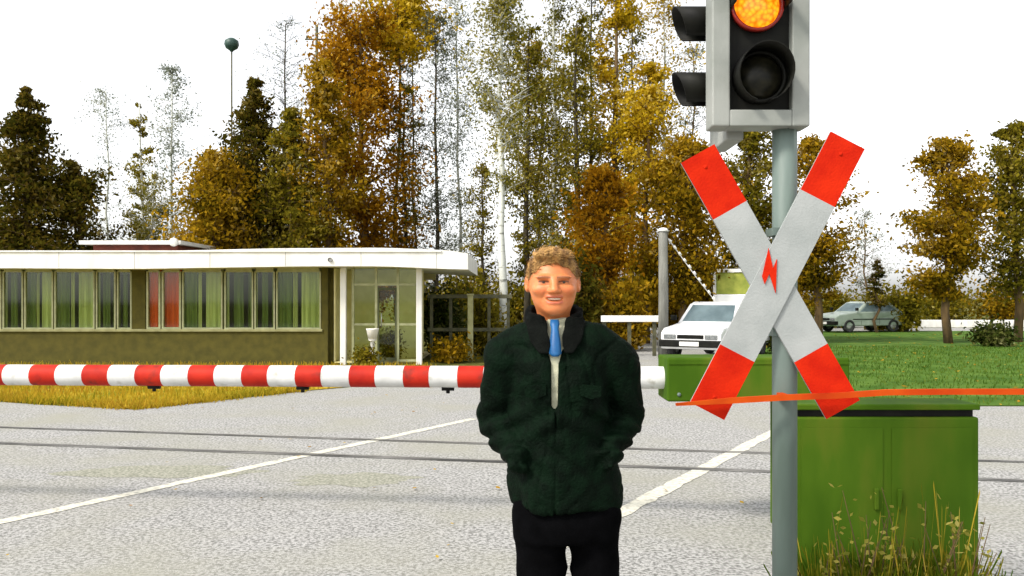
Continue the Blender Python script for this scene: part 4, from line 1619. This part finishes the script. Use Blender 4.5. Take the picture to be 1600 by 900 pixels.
def hair_field(x, y, z):
    zz = zd(z) - HZ
    xx, yy = (x - HX) / WID + zz * .03, y
    shell = ell(xx, yy - .012, zz, (0, .008, .032), (.0825, .103, .0945))
    shell = shell - .0035 * (np.sin(xx * 150 + 25 * np.sin(zz * 40 + yy * 17)) + np.sin(yy * 110 + xx * 60 + zz * 130)) * .45
    tuft = ell(xx, yy, zz, (-.004, -.052, .104), (.058, .040, .024))
    tuft = tuft - .003 * np.sin(xx * 190 + zz * 60)
    shell = smin(shell, tuft, .02)
    # hairline: face window cut out, side burns, nape
    line = .070 - 9 * xx ** 2 + .004 * np.sin(xx * 160)
    cut = np.where(yy < .0, line - zz, -.012 - zz - (yy) * .75)
    side = np.where((yy > -.035), -.005 - zz - yy * 1.0, line - zz)
    cut = np.where(np.abs(xx) > .055, np.minimum(cut, side), cut)
    return smax(shell, cut, .006)


P2, F2 = surface_nets(hair_field, np.arange(HX - .105, HX + .106, .0028), np.arange(-.13, .14, .0032), np.arange(HZ - .14, HZ + .16, .0028))
hr = np.random.default_rng(77)
sel = hr.choice(len(P2), 2600)
base_ = P2[sel]
cen = np.array([HX, .012, HZ + .02])
nrm_ = base_ - cen
nrm_ /= np.linalg.norm(nrm_, axis=1)[:, None]
comb = np.array([.55, -.1, .1]) + hr.normal(0, .18, (2600, 3))
comb -= (comb * nrm_).sum(1)[:, None] * nrm_
comb /= np.linalg.norm(comb, axis=1)[:, None]
sd = np.cross(comb, nrm_) * .0011
ln_ = hr.uniform(.010, .024, 2600)[:, None]
q0 = base_ - nrm_ * .001
q1 = base_ + comb * ln_ * .6 + nrm_ * ln_ * hr.uniform(.10, .45, (2600, 1))
q2 = base_ + comb * ln_ * 1.1 + nrm_ * ln_ * hr.uniform(.0, .30, (2600, 1))
HV = np.stack([q0 - sd, q0 + sd, q1 + sd * .8, q1 - sd * .8, q2 + sd * .2, q2 - sd * .2], 1).reshape(-1, 3)
o0 = len(P2) + 6 * np.arange(2600)[:, None]
HF = np.concatenate([o0 + np.array([[0, 1, 2, 3]]), o0 + np.array([[3, 2, 4, 5]])])
np_mesh('hair', np.concatenate([P2, HV]), np.concatenate([F2, HF]), M_hair, man, smooth=True)


def jacket_solid(x, y, z, grow=0.0):
    x = x - .014 * np.clip((1.12 - z) / .15, 0, 1)
    d = tor(x, y, z, [(.905, .186, .135, .0), (1.0, .187, .137, .0), (1.12, .172, .130, 0), (1.28, .168, .133, 0), (1.40, .172, .126, .0), (1.475, .150, .105, .008),
                      (1.53, .090, .082, .015), (1.56, .074, .074, .015)])
    for s in (-1, 1):
        d = smin(d, caps(x, y, z, (s * .12, .005, 1.478), (s * .190, .01, 1.408), .060, .072), .04)
        sl_ = caps(x, y, z, (s * .190, .0, 1.405), (s * .227, .06, 1.205), .074, .064)
        d = smin(d, sl_, .010)
        fo = caps(x, y, z, (s * .218, .075, 1.205), (s * .150, -.085, 1.085), .062, .054)
        fo = fo + .006 * np.sin((z * 95 + y * 60))
        d = smin(d, fo, .010)
    return d - grow


def jacket_field(x, y, z):
    d = jacket_solid(x, y, z)
    d = d + folds(x, y, z * .45, 3, 30, .0075) + folds(x, y, z * .7, 8, 60, .0024) + .005 * np.sin((z * 70 + np.abs(x) * 45)) * np.exp(-((z - 1.2) / .07) ** 2)
    r1 = folds(x, y, z * .55, 41, 30, 1.0)
    r2 = folds(x * 1.2, y, z, 42, 38, 1.0)
    d = d + .0036 * np.exp(-(r1 / .13) ** 2) + .0026 * np.exp(-(r2 / .16) ** 2)
    # elastic gather near the hem, welts of the pockets
    d = d + .004 * np.sin(z * 60 + 3 * np.sin(x * 25)) * np.exp(-((z - 1.10) / .05) ** 2)
    # opening down the front
    cx = -.026 + (z - 1.3) * .01
    hw = np.interp(z, [1.235, 1.262, 1.40, 1.455, 1.53, 1.58], [-.01, .010, .0115, .026, .046, .07])
    wedge = np.maximum(np.abs(x - cx) - hw, y + .02)
    d = smax(d, -wedge, .010)
    # centre seam below the opening
    seam = np.maximum(np.abs(x - cx - .004) - .0028, y + .05)
    d = np.where(z < 1.25, smax(d, -(np.maximum(seam, -(jacket_solid(x, y, z) + .004))), .003), d)
    # hollow neck
    d = smax(d, -caps(x, y, z, (HX * .7, .018, 1.49), (HX, .012, 1.66), .066, .070), .008)
    return d


J, JF = surface_nets(jacket_field, np.arange(-.33, .331, .0052), np.arange(-.20, .22, .0052), np.arange(.88, 1.60, .0052))
np_mesh('jacket', J, JF, M_jacket, man, smooth=True)


def collar_field(x, y, z):
    cx = HX * .8
    xx = x - cx
    r_ = np.sqrt((xx / .088) ** 2 + ((y - .016) / .088) ** 2)
    top = 1.566 + .026 * np.clip((y + .03) / .1, -.6, 1)
    lean = (z - 1.52) * .10
    ring = np.abs(r_ - 1 + lean) * .088 - .011
    d = smax(ring, np.maximum(z - top, 1.475 - z), .006)
    gap = np.maximum(np.abs(xx) - np.interp(z, [1.46, 1.52, 1.6], [.018, .034, .058]), y + .0)
    d = smax(d, -gap, .006)
    # folded flaps lying on the chest
    sh = np.abs(jacket_solid(x, y, z) - .008) - .0055
    ax_ = np.abs(xx)
    inner = np.interp(z, [1.42, 1.46, 1.53, 1.6], [.030, .020, .028, .05])
    outer = np.interp(z, [1.43, 1.47, 1.53, 1.6], [.050, .084, .100, .09])
    reg = np.maximum(np.maximum(inner - ax_, ax_ - outer), np.maximum(y + .0, np.maximum(z - 1.555, 1.435 - z)))
    d = smin(d, smax(sh, reg, .004), .006)
    return d + folds(x, y, z, 5, 70, .0018)


C_, CF = surface_nets(collar_field, np.arange(-.15, .11, .0035), np.arange(-.15, .14, .0035), np.arange(1.39, 1.63, .0035))
np_mesh('collar', C_, CF, M_collar, man, smooth=True)


def shirt_field(x, y, z):
    d = tor(x, y, z, [(1.18, .14, .113, 0), (1.28, .15, .114, 0), (1.40, .145, .108, .0), (1.475, .11, .090, .006), (1.53, .067, .070, .012), (1.552, .063, .067, .012)])
    d = d + .0015 * np.sin(z * 150)
    d = smax(d, np.abs(x + .026) - np.interp(z, [1.40, 1.46, 1.5], [.034, .05, .2]), .004)
    return smax(d, -caps(x, y, z, (HX * .7, .018, 1.50), (HX, .012, 1.66), .056, .060), .004)


Sh, SF = surface_nets(shirt_field, np.arange(-.17, .171, .006), np.arange(-.15, .13, .005), np.arange(1.16, 1.57, .005))
np_mesh('shirt', Sh, SF, M_shirt, man, smooth=True)

mb = MB()
tx = -.024
prof_t = [(1.545, .014, -.068), (1.530, .016, -.078), (1.515, .0125, -.086), (1.510, .013, -.090), (1.47, .018, -.106), (1.435, .021, -.1175), (1.425, .010, -.119)]
rows = []
for z, hwid, y in prof_t:
    rows.append([mb.bm.verts.new((tx + q * hwid, y - .008 * (1 - q * q) - .004, z)) for q in (-1, -.5, 0, .5, 1)])
for p, q in zip(rows, rows[1:]):
    for i in range(4):
        f = mb.bm.faces.new((p[i], p[i + 1], q[i + 1], q[i]))
        f.smooth = True
bmesh.ops.recalc_face_normals(mb.bm, faces=mb.bm.faces)
bmesh.ops.solidify(mb.bm, geom=mb.bm.faces[:], thickness=.004)
mb.build('tie', M_tie, man)

# jacket details: pocket flaps, zip, buttons
jk = man
for s in (-1, 1):
    mb = MB()
    mb.prism([(s * .055, 1.335), (s * .125, 1.328), (s * .125, 1.295), (s * .09, 1.287), (s * .055, 1.30)], -.140, -.126)
    pk = mb.build('chest_pocket', M_jacket, man)


def trouser_field(x, y, z):
    d = 10.0
    d = tor(x, y, z, [(.80, .168, .115, .0), (.86, .172, .12, 0), (.93, .160, .105, 0), (.97, .14, .10, 0)], cx=.016)
    for s in (-1, 1):
        d = smin(d, caps(x, y, z, (s * .089 + .022, 0, .88), (s * .096 + .032, .0, .50), .090, .076), .022)
        d = smin(d, caps(x, y, z, (s * .096 + .032, 0, .50), (s * .106 + .03, .03, .075), .076, .066), .02)
    d = smax(d, .06 - z, .004)
    return d + folds(x, y, z, 21, 22, .005) + folds(x, y, z, 22, 55, .0015)


T_, TF = surface_nets(trouser_field, np.arange(-.21, .26, .007), np.arange(-.16, .17, .008), np.arange(.04, 1.03, .009))
np_mesh('trousers', T_, TF, M_trouser, man, smooth=True)


def shoe_field(s):
    def fn(x, y, z):
        d = caps(x, y, z, (s * .106 + .03, .05, .05), (s * .120 + .03, -.13, .036), .046, .042)
        d = smin(d, caps(x, y, z, (s * .106 + .03, .035, .05), (s * .106 + .03, .03, .11), .046, .044), .03)
        return smax(d, -z, .004)
    return fn


for s in (-1, 1):
    A_, AF = surface_nets(shoe_field(s), np.arange(-.2, .2, .007), np.arange(-.21, .13, .007), np.arange(-.01, .14, .006))
    np_mesh('shoe', A_, AF, M_shoe, man, smooth=True)
